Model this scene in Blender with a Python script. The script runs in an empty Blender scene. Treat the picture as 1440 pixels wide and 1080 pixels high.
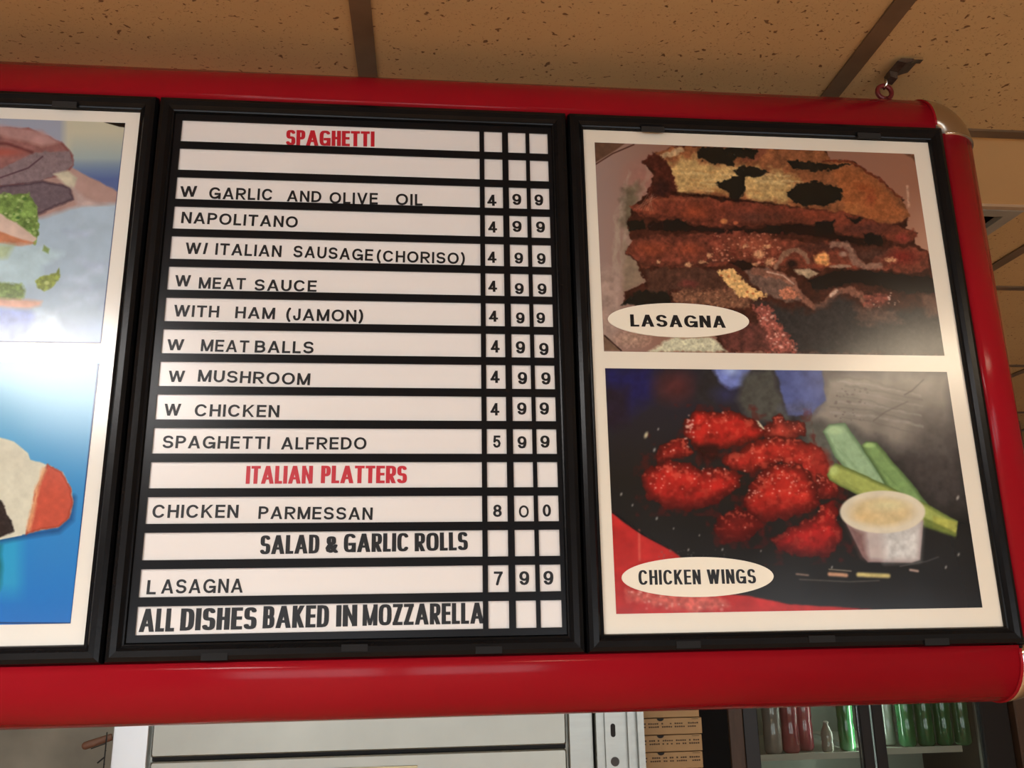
import bpy, math, random
import numpy as np
from mathutils import Matrix, Vector

# ------------------------------------------------------------------ camera, world, exposure
Z0 = 1.65                     # height of the sign's lower frame edge above the floor
F = 1202.03
CAM = np.array([0.30063883, -0.87108177, 0.04422196])
R = np.array([[0.9952761997887059, 0.016159983889671447, -0.09572952028939527],
              [0.008785915510847668, 0.967010524094737, 0.2545848659654742],
              [0.0966855409189421, -0.2542233293989908, 0.9623005793235833]])
sc = bpy.context.scene
cd = bpy.data.cameras.new('camera'); cam = bpy.data.objects.new('camera', cd); sc.collection.objects.link(cam)
cd.sensor_width = 36; cd.lens = F / 1440 * 36; cd.clip_start = .02
rt = Vector((R[0][0], R[0][2], -R[0][1])); dn = Vector((R[1][0], R[1][2], -R[1][1])); fw = Vector((R[2][0], R[2][2], -R[2][1]))
m = Matrix((rt, -dn, -fw)).transposed().to_4x4(); m.translation = Vector((CAM[0], CAM[1], CAM[2] + Z0)); cam.matrix_world = m
sc.camera = cam
w = bpy.data.worlds.new('world'); sc.world = w; w.use_nodes = True
w.node_tree.nodes['Background'].inputs[0].default_value = (.5, .42, .33, 1)
w.node_tree.nodes['Background'].inputs[1].default_value = .3
sc.view_settings.view_transform = 'Standard'; sc.view_settings.look = 'None'; sc.view_settings.gamma = 1
sc.view_settings.use_curve_mapping = False
sc.view_settings.exposure = -0.42
COOL = (1.0, .97, .95); WARM = (1.0, .80, .56)
LAMP_L, LAMP_R, FILL_K, WIN_FILL = 34.0, 22.0, 9.0, 6.2

def ray(px, py):
    b = R.T @ np.array([(px - 720) / F, (py - 540) / F, 1.0]); return np.array([b[0], b[2], -b[1]])
def at(px, py, Y=0.0):          # photograph pixel -> point on the upright plane at depth Y (sign coordinates)
    v = ray(px, py); return CAM + v * (Y - CAM[1]) / v[1]

rnd = random.Random(5)
# ------------------------------------------------------------------ materials
def lin(c):
    c = np.asarray(c, float) / 255.0
    return np.where(c <= .04045, c / 12.92, ((c + .055) / 1.055) ** 2.4)
MATS = {}
def mat(name, col, rough=.5, metal=0., noise=0., nscale=20., bump=0., bscale=60., coat=0., spec=.5, emit=None, estr=0., coat_rough=.1, trans=0., stretch=None):
    if name in MATS: return MATS[name]
    M = bpy.data.materials.new(name); M.use_nodes = True; nt = M.node_tree; b = nt.nodes['Principled BSDF']
    b.inputs['Base Color'].default_value = (*col, 1); b.inputs['Roughness'].default_value = rough
    b.inputs['Metallic'].default_value = metal; b.inputs['Specular IOR Level'].default_value = spec
    b.inputs['Coat Weight'].default_value = coat; b.inputs['Coat Roughness'].default_value = coat_rough
    b.inputs['Transmission Weight'].default_value = trans
    if emit is not None:
        b.inputs['Emission Color'].default_value = (*emit, 1); b.inputs['Emission Strength'].default_value = estr
    tc = nt.nodes.new('ShaderNodeTexCoord'); src = tc.outputs['Object']
    if stretch:
        mp = nt.nodes.new('ShaderNodeMapping'); mp.inputs['Scale'].default_value = stretch; nt.links.new(src, mp.inputs[0]); src = mp.outputs[0]
    if noise:
        n = nt.nodes.new('ShaderNodeTexNoise'); n.inputs['Scale'].default_value = nscale; n.inputs['Detail'].default_value = 4
        nt.links.new(src, n.inputs['Vector'])
        mx = nt.nodes.new('ShaderNodeMix'); mx.data_type = 'RGBA'
        mx.inputs[6].default_value = (*[c * (1 - noise) for c in col], 1); mx.inputs[7].default_value = (*[min(1, c * (1 + noise)) for c in col], 1)
        nt.links.new(n.outputs['Fac'], mx.inputs[0]); nt.links.new(mx.outputs[2], b.inputs['Base Color'])
    if bump:
        n2 = nt.nodes.new('ShaderNodeTexNoise'); n2.inputs['Scale'].default_value = bscale; n2.inputs['Detail'].default_value = 3
        nt.links.new(src, n2.inputs['Vector'])
        bp = nt.nodes.new('ShaderNodeBump'); bp.inputs['Strength'].default_value = bump; bp.inputs['Distance'].default_value = .002
        nt.links.new(n2.outputs['Fac'], bp.inputs['Height']); nt.links.new(bp.outputs['Normal'], b.inputs['Normal'])
    MATS[name] = M; return M

RED = mat('red_enamel', (.31, .007, .014), .17, noise=.10, nscale=9, bump=.03, bscale=30, spec=.14)
BLACK = mat('black_plastic', (.006, .006, .0065), .24, noise=.3, nscale=30, bump=.05, bscale=300, spec=.15)
GRID = mat('black_grid_plastic', (.006, .0065, .008), .24, noise=.25, nscale=25, spec=.16)
DARK = mat('dark_recess', (.008, .008, .008), .7)
STRIP = mat('white_strip_plastic', (.80, .775, .745), .22, noise=.03, nscale=14)
BOARD = mat('cream_board', (.80, .75, .63), .18, noise=.04, nscale=7)
BOARDL = mat('pale_board', (.80, .78, .70), .16, noise=.04, nscale=7)
INK = mat('black_letter_film', (.008, .008, .009), .35, spec=.3)
REDINK = mat('red_letter_film', (.50, .006, .02), .4)
OVAL = mat('ivory_sticker', (.84, .79, .65), .4, noise=.03, nscale=20)
CAPM = mat('satin_metal_cap', (.52, .47, .40), .30, metal=1., noise=.08, nscale=12)  # chrome cap with its grey-brown reflections put into the colour
CHROME = mat('bright_metal', (.75, .73, .70), .16, metal=1.)
RUST = mat('tarnished_metal', (.13, .095, .07), .45, metal=.7, noise=.5, nscale=200)
STEEL = mat('brushed_steel', (.33, .34, .31), .38, metal=1., noise=.12, nscale=7, bump=.05, bscale=90, stretch=(1, 1, 12))
STEELD = mat('steel_door', (.36, .365, .32), .42, metal=1., noise=.18, nscale=5)
CARD = mat('brown_card', (.42, .28, .14), .85, noise=.12, nscale=30)
CARDINK = mat('card_print', (.075, .045, .025), .8)
WOOD = mat('stained_wood', (.085, .05, .03), .5, noise=.35, nscale=14, stretch=(8, 8, 1))
HANDLE = mat('handle_wood', (.13, .06, .035), .6, noise=.3, nscale=40)
WALLK = mat('greasy_wall_paint', (.42, .43, .36), .6, noise=.6, nscale=3.5)
WALLM = mat('beige_wall_paint', (.50, .42, .31), .8, noise=.08, nscale=2)
FLOORM = mat('terracotta_tiles', (.60, .36, .19), .55, noise=.25, nscale=5)
TEE = mat('stained_ceiling_tee', (.15, .095, .05), .5, noise=.45, nscale=18)
TEED = mat('ceiling_slab_paint', (.10, .08, .05), .9)
FIXM = mat('grey_fixture_metal', (.30, .27, .21), .6, noise=.2, nscale=12)
LENSOFF = mat('white_enamel', (.75, .74, .70), .4)
def lampmat(name, c, s):
    return mat(name, (.8, .8, .8), .5, emit=c, estr=s)

# stained, pitted ceiling tile
def tile_material():
    M = bpy.data.materials.new('pitted_ceiling_tile'); M.use_nodes = True; nt = M.node_tree; b = nt.nodes['Principled BSDF']
    b.inputs['Roughness'].default_value = .95; b.inputs['Specular IOR Level'].default_value = .1
    N = nt.nodes.new; L = nt.links.new
    tc = N('ShaderNodeTexCoord')
    n1 = N('ShaderNodeTexNoise'); n1.inputs['Scale'].default_value = 3.5; n1.inputs['Detail'].default_value = 5; L(tc.outputs['Object'], n1.inputs['Vector'])
    n3 = N('ShaderNodeTexNoise'); n3.inputs['Scale'].default_value = 90; n3.inputs['Detail'].default_value = 2; L(tc.outputs['Object'], n3.inputs['Vector'])
    mx = N('ShaderNodeMix'); mx.data_type = 'RGBA'; mx.inputs[6].default_value = (.50, .325, .145, 1); mx.inputs[7].default_value = (.62, .425, .20, 1)
    L(n1.outputs['Fac'], mx.inputs[0])
    # worm-like pits: stretched, warped voronoi
    mp = N('ShaderNodeMapping'); mp.inputs['Scale'].default_value = (1, 1.9, 1); mp.inputs['Rotation'].default_value = (0, 0, .5)
    wv = N('ShaderNodeMix'); wv.data_type = 'RGBA'; wv.blend_type = 'LINEAR_LIGHT'; wv.inputs[0].default_value = .012
    nw = N('ShaderNodeTexNoise'); nw.inputs['Scale'].default_value = 60; L(tc.outputs['Object'], nw.inputs['Vector'])
    L(tc.outputs['Object'], wv.inputs[6]); L(nw.outputs['Color'], wv.inputs[7]); L(wv.outputs[2], mp.inputs[0])
    v = N('ShaderNodeTexVoronoi'); v.inputs['Scale'].default_value = 95; L(mp.outputs[0], v.inputs['Vector'])
    v2 = N('ShaderNodeTexVoronoi'); v2.inputs['Scale'].default_value = 190; L(mp.outputs[0], v2.inputs['Vector'])
    sep = N('ShaderNodeSeparateColor'); L(v.outputs['Color'], sep.inputs[0])
    th = N('ShaderNodeMath'); th.operation = 'MULTIPLY'; th.inputs[1].default_value = .46; L(sep.outputs[0], th.inputs[0])
    th2 = N('ShaderNodeMath'); th2.operation = 'SUBTRACT'; th2.inputs[1].default_value = .16; L(th.outputs[0], th2.inputs[0])
    lt = N('ShaderNodeMapRange'); lt.inputs['From Min'].default_value = -.02; lt.inputs['From Max'].default_value = .05
    sb = N('ShaderNodeMath'); sb.operation = 'SUBTRACT'; L(th2.outputs[0], sb.inputs[0]); L(v.outputs['Distance'], sb.inputs[1]); L(sb.outputs[0], lt.inputs['Value'])
    l2 = N('ShaderNodeMapRange'); l2.inputs['From Min'].default_value = .24; l2.inputs['From Max'].default_value = .08; L(v2.outputs['Distance'], l2.inputs['Value'])
    l3 = N('ShaderNodeMath'); l3.operation = 'MULTIPLY'; l3.inputs[1].default_value = .5; L(l2.outputs[0], l3.inputs[0])
    mxx = N('ShaderNodeMath'); mxx.operation = 'MAXIMUM'; L(lt.outputs[0], mxx.inputs[0]); L(l3.outputs[0], mxx.inputs[1])
    dk = N('ShaderNodeMix'); dk.data_type = 'RGBA'; dk.inputs[7].default_value = (.20, .11, .05, 1)
    L(mxx.outputs[0], dk.inputs[0]); L(mx.outputs[2], dk.inputs[6]); L(dk.outputs[2], b.inputs['Base Color'])
    bp = N('ShaderNodeBump'); bp.inputs['Strength'].default_value = .5; bp.inputs['Distance'].default_value = .003; bp.invert = True
    ad = N('ShaderNodeMath'); ad.operation = 'MULTIPLY_ADD'; ad.inputs[1].default_value = .35; L(n3.outputs['Fac'], ad.inputs[0]); L(mxx.outputs[0], ad.inputs[2])
    L(ad.outputs[0], bp.inputs['Height']); L(bp.outputs['Normal'], b.inputs['Normal'])
    return M
TILE = tile_material()
TILES = mat('smooth_ceiling_tile', (.70, .475, .22), .9, noise=.08, nscale=4)
def glass_material():
    M = bpy.data.materials.new('door_glass'); M.use_nodes = True; nt = M.node_tree; nt.nodes.remove(nt.nodes['Principled BSDF'])
    out = nt.nodes['Material Output']; t = nt.nodes.new('ShaderNodeBsdfTransparent'); t.inputs[0].default_value = (.82, .84, .82, 1)
    g = nt.nodes.new('ShaderNodeBsdfGlossy'); g.inputs['Roughness'].default_value = .06; g.inputs[0].default_value = (1, 1, 1, 1)
    f = nt.nodes.new('ShaderNodeFresnel'); f.inputs[0].default_value = 1.6; x = nt.nodes.new('ShaderNodeMixShader')
    nt.links.new(f.outputs[0], x.inputs[0]); nt.links.new(t.outputs[0], x.inputs[1]); nt.links.new(g.outputs[0], x.inputs[2]); nt.links.new(x.outputs[0], out.inputs[0]); return M
GLASS = glass_material()

# ------------------------------------------------------------------ mesh helpers (sign coordinates: x right, y away, z up, 0 at the frame foot)
class MB:
    def __init__(s): s.v = []; s.f = []; s.sm = []
    def add(s, vs, fs, smooth=False):
        o = len(s.v); s.v += [tuple(map(float, p)) for p in vs]; s.f += [tuple(i + o for i in f) for f in fs]; s.sm += [smooth] * len(fs); return s
    def box(s, x0, x1, y0, y1, z0, z1):
        v = [(x0, y0, z0), (x1, y0, z0), (x1, y1, z0), (x0, y1, z0), (x0, y0, z1), (x1, y0, z1), (x1, y1, z1), (x0, y1, z1)]
        return s.add(v, [(0, 3, 2, 1), (4, 5, 6, 7), (0, 1, 5, 4), (1, 2, 6, 5), (2, 3, 7, 6), (3, 0, 4, 7)])
    def cbox(s, x0, x1, y0, y1, z0, z1, c):   # box with chamfered vertical-front edges (front = low y)
        p = [(x0 + c, z0), (x1 - c, z0), (x1, z0 + c), (x1, z1 - c), (x1 - c, z1), (x0 + c, z1), (x0, z1 - c), (x0, z0 + c)]
        q = [(x0 + 2 * c, z0 + c), (x1 - 2 * c, z0 + c), (x1 - c, z0 + 2 * c), (x1 - c, z1 - 2 * c), (x1 - 2 * c, z1 - c), (x0 + 2 * c, z1 - c), (x0 + c, z1 - 2 * c), (x0 + c, z0 + 2 * c)]
        n = 8; v = [(a, y0, b) for a, b in q] + [(a, y0 + c, b) for a, b in p] + [(a, y1, b) for a, b in p]
        f = [tuple(range(n))] + [tuple(range(3 * n - 1, 2 * n - 1, -1))]
        for k in (0, n):
            f += [(k + (i + 1) % n, k + i, k + n + i, k + n + (i + 1) % n) for i in range(n)]
        return s.add(v, f)
    def prism(s, pts, y0, y1, smooth=False):       # xz polygon extruded along y
        n = len(pts); v = [(a, y0, b) for a, b in pts] + [(a, y1, b) for a, b in pts]
        return s.add(v, [tuple(range(n)), tuple(range(2 * n - 1, n - 1, -1))] + [((i + 1) % n, i, n + i, n + (i + 1) % n) for i in range(n)], smooth)
    def loft(s, rings, cap=True, closed=False, smooth=True):
        n = len(rings[0]); v = [p for r in rings for p in r]; f = []; m_ = len(rings)
        for k in range(m_ if closed else m_ - 1):
            a = k * n; b = ((k + 1) % m_) * n
            f += [(a + i, a + (i + 1) % n, b + (i + 1) % n, b + i) for i in range(n)]
        if cap and not closed: f += [tuple(range(n - 1, -1, -1)), tuple(range((m_ - 1) * n, m_ * n))]
        return s.add(v, f, smooth)
    def tube(s, pts, r, n=10, cap=True):
        P = [Vector(p) for p in pts]; rs = r if isinstance(r, (list, tuple)) else [r] * len(P); rings = []; prev = None
        for i, p in enumerate(P):
            d = (P[min(i + 1, len(P) - 1)] - P[max(i - 1, 0)]).normalized()
            u = (prev - d * prev.dot(d)) if prev is not None else d.orthogonal()
            u.normalize(); prev = u; v = d.cross(u)
            rings.append([p + (u * math.cos(2 * math.pi * k / n) + v * math.sin(2 * math.pi * k / n)) * rs[i] for k in range(n)])
        return s.loft(rings, cap)
    def lathe(s, cx, cy, prof, n=20):
        return s.loft([[(cx + r * math.cos(2 * math.pi * k / n), cy + r * math.sin(2 * math.pi * k / n), z) for k in range(n)] for r, z in prof])
    def sphere(s, c, r, n=12, sc_=(1, 1, 1)):
        rings = []
        for i in range(1, n):
            a = math.pi * i / n
            rings.append([(c[0] + sc_[0] * r * math.sin(a) * math.cos(2 * math.pi * k / n), c[1] + sc_[1] * r * math.sin(a) * math.sin(2 * math.pi * k / n), c[2] + sc_[2] * r * math.cos(a)) for k in range(n)])
        return s.loft(rings)
    def mesh(s, name, mt, o=(0, 0, 0)):
        me = bpy.data.meshes.new(name); me.from_pydata([(a - o[0], b - o[1], c - o[2]) for a, b, c in s.v], [], s.f)
        if any(s.sm): me.polygons.foreach_set('use_smooth', s.sm)
        me.materials.append(mt); me.update(); return me

def link(o, parent=None):
    sc.collection.objects.link(o)
    if parent is not None: o.parent = parent
    return o
def org(o):                                   # accumulated sign-space origin of a parent
    p = Vector((0, 0, 0))
    while o is not None: p += o.location; o = o.parent
    return p - Vector((0, 0, Z0))
def meta(o, label=None, cat=None, group=None, kind=None):
    if label: o['label'] = label
    if cat: o['category'] = cat
    if group: o['group'] = group
    if kind: o['kind'] = kind
    return o
def thing(name, label, cat, base, group=None):
    o = bpy.data.objects.new(name, None); o.empty_display_size = .05; o.location = (base[0], base[1], base[2] + Z0); link(o); return meta(o, label, cat, group)
def part(name, mb, mt, parent=None, label=None, origin=None, autosmooth=False):
    if parent is None:
        b = origin or tuple(np.mean(np.array(mb.v), 0)); o = bpy.data.objects.new(name, mb.mesh(name, mt, b)); o.location = (b[0], b[1], b[2] + Z0)
    else:
        po = org(parent); b = tuple(np.array(mb.v).min(0)) if origin is None else origin
        o = bpy.data.objects.new(name, mb.mesh(name, mt, b)); o.location = Vector(b) - po
    link(o, parent)
    if label: o['label'] = label
    return o
def struct(name, mb, mt): return meta(part(name, mb, mt), kind='structure')

# ------------------------------------------------------------------ room
CZ = .70                                   # ceiling tee face
X0, X1, Y0, Y1 = -3.98, 5.62, -4.033, 3.157
TX = [-.38 - .6 * 6 + .6 * k + .0 for k in range(17)]
TX = [.22 + .612 * (k - 7) for k in range(17)]
TY = [.167 + .597 * (k - 7) for k in range(13)]
X0, X1, Y0, Y1 = TX[0], TX[-1], TY[0], TY[-1]
FL = -Z0
struct('floor', MB().box(X0, X1, Y0, Y1, FL - .05, FL), FLOORM)
struct('wall_left', MB().box(X0 - .1, X0, Y0, Y1, FL, CZ + .1), WALLM)
struct('wall_right', MB().box(X1, X1 + .1, Y0, Y1, FL, CZ + .1), WALLM)
struct('wall_front', MB().box(X0, X1, Y0 - .1, Y0, FL, CZ + .1), WALLM)
struct('wall_back', MB().box(X0, X1, Y1, Y1 + .1, FL, CZ + .1), WALLK)
for k_, wx in enumerate((-2.2, .8)):  # unseen storefront windows, added as cool fill light for the sign
    wn = struct('window_%d' % (k_ + 1), MB().box(wx, wx + 2.6, Y0, Y0 + .02, -1.30, -1.25).box(wx, wx + 2.6, Y0, Y0 + .02, -.10, -.05).box(wx, wx + .05, Y0, Y0 + .02, -1.25, -.10).box(wx + 2.55, wx + 2.6, Y0, Y0 + .02, -1.25, -.10).box(wx + 1.28, wx + 1.32, Y0, Y0 + .02, -1.25, -.10), mat('window_frame_metal', (.3, .3, .3), .4))
    meta(part('pane', MB().box(wx + .05, wx + 2.55, Y0 + .002, Y0 + .008, -1.25, -.10), mat('daylit_glass', (.8, .8, .8), .3, emit=(.86, .93, 1.0), estr=WIN_FILL), wn), None)
ceil = struct('ceiling', MB().box(X0, X1, Y0, Y1, CZ + .06, CZ + .10), TEED)
co = org(ceil)
lampcells = {}
def cell(i, j): return TX[i], TX[i + 1], TY[j], TY[j + 1]
LAMPS = [(5, 4, 'L'), (9, 4, 'R'), (4, 1, 'L'), (9, 1, 'R'), (12, 3, 'R'), (6, 7, 'K'), (8, 9, 'K'), (11, 9, 'K')]
LAMPS = [(5, 4, 'L'), (9, 4, 'R'), (6, 7, 'K')]      # cell, colour; the left one is two tiles long
LONG = {(5, 4): (5, 3)}
tw, td = TX[1] - TX[0], TY[1] - TY[0]
tmesh = [None] * 3
for k in range(3):
    mb = MB().cbox(-tw / 2 + .004, tw / 2 - .004, 0, .014, -td / 2 + .004, td / 2 - .004, .001)
    mb.v = [(a, -c + k * 0.0, b) for a, b, c in mb.v]        # turn the front face down
    mb.v = [(a, b, c) for a, b, c in mb.v]
    tmesh[k] = mb.mesh('ceiling_tile', TILE)
for i in range(16):
    for j in range(12):
        if (i, j) in [(a, b) for a, b, _ in LAMPS] or (i, j) in LONG.values(): continue
        x0, x1, y0, y1 = cell(i, j)
        if (i, j) == (8, 7): continue
        o = bpy.data.objects.new('ceiling_tile', tmesh[0]); link(o, ceil)
        o.location = Vector(((x0 + x1) / 2, (y0 + y1) / 2, CZ + .003 + rnd.uniform(0, .0015))) - co
        o.rotation_euler = (0, 0, math.pi * rnd.randint(0, 1))
# the cell behind the hook: a smooth panel in front, grey vent beside it
def cp(name, mb, mt): return part(name, mb, mt, ceil)
cp('ceiling_tile', MB().box(TX[8] + .01, TX[9] + .0, TY[7] + .01, .385, CZ + .004, CZ + .018), TILES)
cp('ceiling_tile', MB().box(1.33, TX[9], .40, TY[8], CZ + .004, CZ + .018), TILE)
cp('ceiling_seam', MB().box(TX[8], TX[9], .385, .397, CZ - .001, CZ + .006), mat('pale_trim', (.42, .29, .17), .6))
vent = thing('ceiling_vent', 'grey metal vent panel in the ceiling, right of the red sign', 'vent', (1.1, .45, CZ))
part('frame', MB().box(TX[8] + .01, 1.328, .398, .42, CZ - .002, CZ + .008).box(TX[8] + .01, 1.328, TY[8] - .03, TY[8] - .012, CZ - .002, CZ + .008).box(1.305, 1.328, .42, TY[8] - .03, CZ - .002, CZ + .008), FIXM, vent)
for k in range(9):
    yy = .43 + k * .033
    part('louvre', MB().prism([(yy, CZ + .004), (yy + .003, CZ + .004), (yy + .024, CZ + .02), (yy + .021, CZ + .02)], TX[8] + .01, 1.305), FIXM, vent)
for ch in vent.children:
    if ch.name.startswith('louvre'):
        me = ch.data
        po = Vector(ch.location) + org(vent)
        for v_ in me.vertices:
            c = v_.co + po; v_.co = Vector((c.y, c.x, c.z)) - po
part('backing', MB().box(TX[8] + .01, 1.305, .42, TY[8] - .03, CZ + .03, CZ + .035), DARK, vent)
th = .012
for x in TX[1:-1]:
    cp('ceiling_tee', MB().box(x - th, x + th, Y0, Y1, CZ, CZ + .003).box(x - .002, x + .002, Y0, Y1, CZ + .003, CZ + .03), TEE)
for y in TY[1:-1]:
    mb = MB()
    for i in range(16):
        xa, xb = TX[i] + th + .0004, TX[i + 1] - th - .0004
        if i == 5 and abs(y - TY[4]) < .01: continue
        mb.box(xa, xb, y - th * .75, y + th * .75, CZ + .0002, CZ + .0032)
    cp('ceiling_tee', mb, TEE)
for i, j, kind in LAMPS:  # kind K is an added, unseen lamp that brightens the kitchen steel
    x0, x1, y0, y1 = cell(i, j); y0 = cell(*LONG[(i, j)])[2] if (i, j) in LONG else y0; x0 += .014; x1 -= .014; y0 += .014; y1 -= .014
    pos = {(5, 4): 'nearest in front of the sign, to its left', (9, 4): 'nearest in front of the sign, to its right', (5, 1): 'far in front of the sign, to the left', (9, 1): 'far in front of the sign, to the right', (6, 7): 'behind the sign over the steel cabinet'}[(i, j)]
    t = thing('ceiling_light', 'recessed ceiling light ' + pos, 'lamp', ((x0 + x1) / 2, (y0 + y1) / 2, CZ), 'recessed ceiling lights')
    fr = MB()
    for a in ((x0, x1, y0, y0 + .02), (x0, x1, y1 - .02, y1), (x0, x0 + .02, y0 + .02, y1 - .02), (x1 - .02, x1, y0 + .02, y1 - .02)): fr.box(*a, CZ, CZ + .03)
    part('frame', fr, LENSOFF, t)
    lm = {'L': lampmat('cool_diffuser', COOL, LAMP_L), 'R': lampmat('warm_diffuser', WARM, LAMP_R), 'K': lampmat('kitchen_diffuser', (1, .97, .86), FILL_K)}[kind]
    part('diffuser', MB().box(x0 + .02, x1 - .02, y0 + .02, y1 - .02, CZ + .006, CZ + .010), lm, t)

# ------------------------------------------------------------------ lettering: skeleton glyphs drawn with a broad pen
def arc(cx, cy, rx, ry, a0, a1, sq=2.0, n=None):
    n = n or max(5, int(abs(a1 - a0) / 17)); out = []
    for k in range(n + 1):
        a = math.radians(a0 + (a1 - a0) * k / n); c, s = math.cos(a), math.sin(a)
        out.append((cx + rx * math.copysign(abs(c) ** (2 / sq), c), cy + ry * math.copysign(abs(s) ** (2 / sq), s)))
    return ('c', out)
def glyph(ch, q):       # q = squareness of round parts ; strokes in a unit cell
    l = lambda *a: ('l', [(a[i], a[i + 1]) for i in range(0, len(a), 2)])
    d = lambda *a: ('d', [(a[i], a[i + 1]) for i in range(0, len(a), 2)])
    A = lambda *a: arc(*a, sq=q)
    P = [l(0, 0, 0, 1), l(0, 1, .45, 1), A(.45, .73, .55, .27, 90, -90), l(0, .46, .45, .46)]
    G = {
     'I': (.0, [l(0, 0, 0, 1)]), 'L': (.62, [l(0, 1, 0, 0), l(0, 0, 1, 0)]), 'E': (.70, [l(0, 0, 0, 1), l(0, 0, 1, 0), l(0, 1, 1, 1), l(0, .52, .92, .52)]),
     'F': (.66, [l(0, 0, 0, 1), l(0, 1, 1, 1), l(0, .5, .9, .5)]), 'T': (.78, [l(.5, 0, .5, 1), l(0, 1, 1, 1)]), 'H': (.80, [l(0, 0, 0, 1), l(1, 0, 1, 1), l(0, .52, 1, .52)]),
     'N': (.80, [l(0, 0, 0, 1), l(1, 0, 1, 1), d(0, 1, 1, 0)]), 'M': (.98, [l(0, 0, 0, 1), l(1, 0, 1, 1), d(0, 1, .5, .02), d(.5, .02, 1, 1)]),
     'W': (1.25, [d(0, 1, .25, 0), d(.25, 0, .5, 1), d(.5, 1, .75, 0), d(.75, 0, 1, 1)]), 'V': (.9, [d(0, 1, .5, 0), d(.5, 0, 1, 1)]),
     'A': (.92, [d(0, 0, .5, 1), d(.5, 1, 1, 0), l(.24, .26, .76, .26)]), 'K': (.84, [l(0, 0, 0, 1), d(.02, .38, .97, 1), d(.33, .58, 1, 0)]),
     'Z': (.76, [l(0, 0, 1, 0), l(0, 1, 1, 1), d(0, .05, 1, .95)]), '/': (.36, [d(0, 0, 1, 1)]),
     'O': (.98, [A(.5, .5, .5, .5, 0, 360)]), '0': (.62, [A(.5, .5, .5, .5, 0, 360)]), 'C': (.92, [A(.5, .5, .5, .5, 38, 322)]),
     'G': (.96, [A(.5, .5, .5, .5, 40, 318), l(1, .0, 1, .42), l(.58, .42, 1, .42)]), 'D': (.84, [l(0, 0, 0, 1), l(0, 1, .4, 1), l(0, 0, .4, 0), A(.4, .5, .6, .5, 90, -90)]),
     'P': (.76, P), 'R': (.82, P + [d(.42, .46, 1, 0)]),
     'B': (.80, [l(0, 0, 0, 1), l(0, 1, .5, 1), A(.5, .76, .42, .24, 90, -90), l(0, .52, .5, .52), A(.5, .26, .5, .26, 90, -90), l(0, 0, .5, 0)]),
     'S': (.80, [A(.5, .75, .47, .25, 22, 270), A(.5, .25, .5, .25, 90, -158)]), 'U': (.80, [l(0, 1, 0, .4), l(1, 1, 1, .4), A(.5, .4, .5, .4, 180, 360)]),
     'J': (.58, [l(1, 1, 1, .3), A(.5, .3, .5, .3, 0, -180)]), '(': (.36, [arc(2.6, .46, 2.6, .80, 128, 232)]), ')': (.36, [arc(-1.6, .46, 2.6, .80, 52, -52)]),
     '4': (.66, [l(.72, 0, .72, 1), l(0, .25, 1, .25), d(0, .27, .76, 1)]), '9': (.62, [A(.5, .68, .5, .32, 0, 360), ('c', [(1, .66), (1, .45), (.93, .2), (.75, .04), (.5, 0), (.25, .03), (.06, .17)])]),
     '8': (.62, [A(.5, .76, .44, .24, 0, 360), A(.5, .26, .5, .26, 0, 360)]), '5': (.64, [l(.14, 1, .95, 1), ('c', [(.14, 1), (.06, .5)]), ('c', [(.06, .5), (.25, .62), (.5, .65), (.8, .58), (1, .34), (.88, .1), (.5, 0), (.2, .04), (.02, .2)])]),
     '7': (.62, [l(0, 1, 1, 1), ('c', [(1, 1), (.6, .55), (.33, 0)])]),
     '&': (.95, [A(.42, .78, .30, .22, 0, 360), ('c', [(.2, .62), (.55, .25), (.98, -.02)]), ('c', [(.6, .6), (.2, .45), (0, .26), (.1, .06), (.36, 0), (.62, .07), (.92, .42)])]),
    }
    return G[ch]
FONTS = {  # stem width, bar height, width factor, squareness, gap
    'round': (.19, .165, 1.0, 2.15, .18), 'digit': (.19, .165, 1.0, 2.1, .1), 'heavy': (.205, .15, .62, 3.4, .055), 'humanist': (.21, .15, .80, 2.2, .12), 'narrow': (.155, .13, .56, 2.5, .09)}
def hull(pts):
    pts = sorted(set((round(a, 5), round(b, 5)) for a, b in pts))
    def half(P):
        h = []
        for p in P:
            while len(h) > 1 and (h[-1][0] - h[-2][0]) * (p[1] - h[-2][1]) - (h[-1][1] - h[-2][1]) * (p[0] - h[-2][0]) <= 0: h.pop()
            h.append(p)
        return h
    a = half(pts); b = half(pts[::-1]); return a[:-1] + b[:-1]
GC = {}
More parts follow.
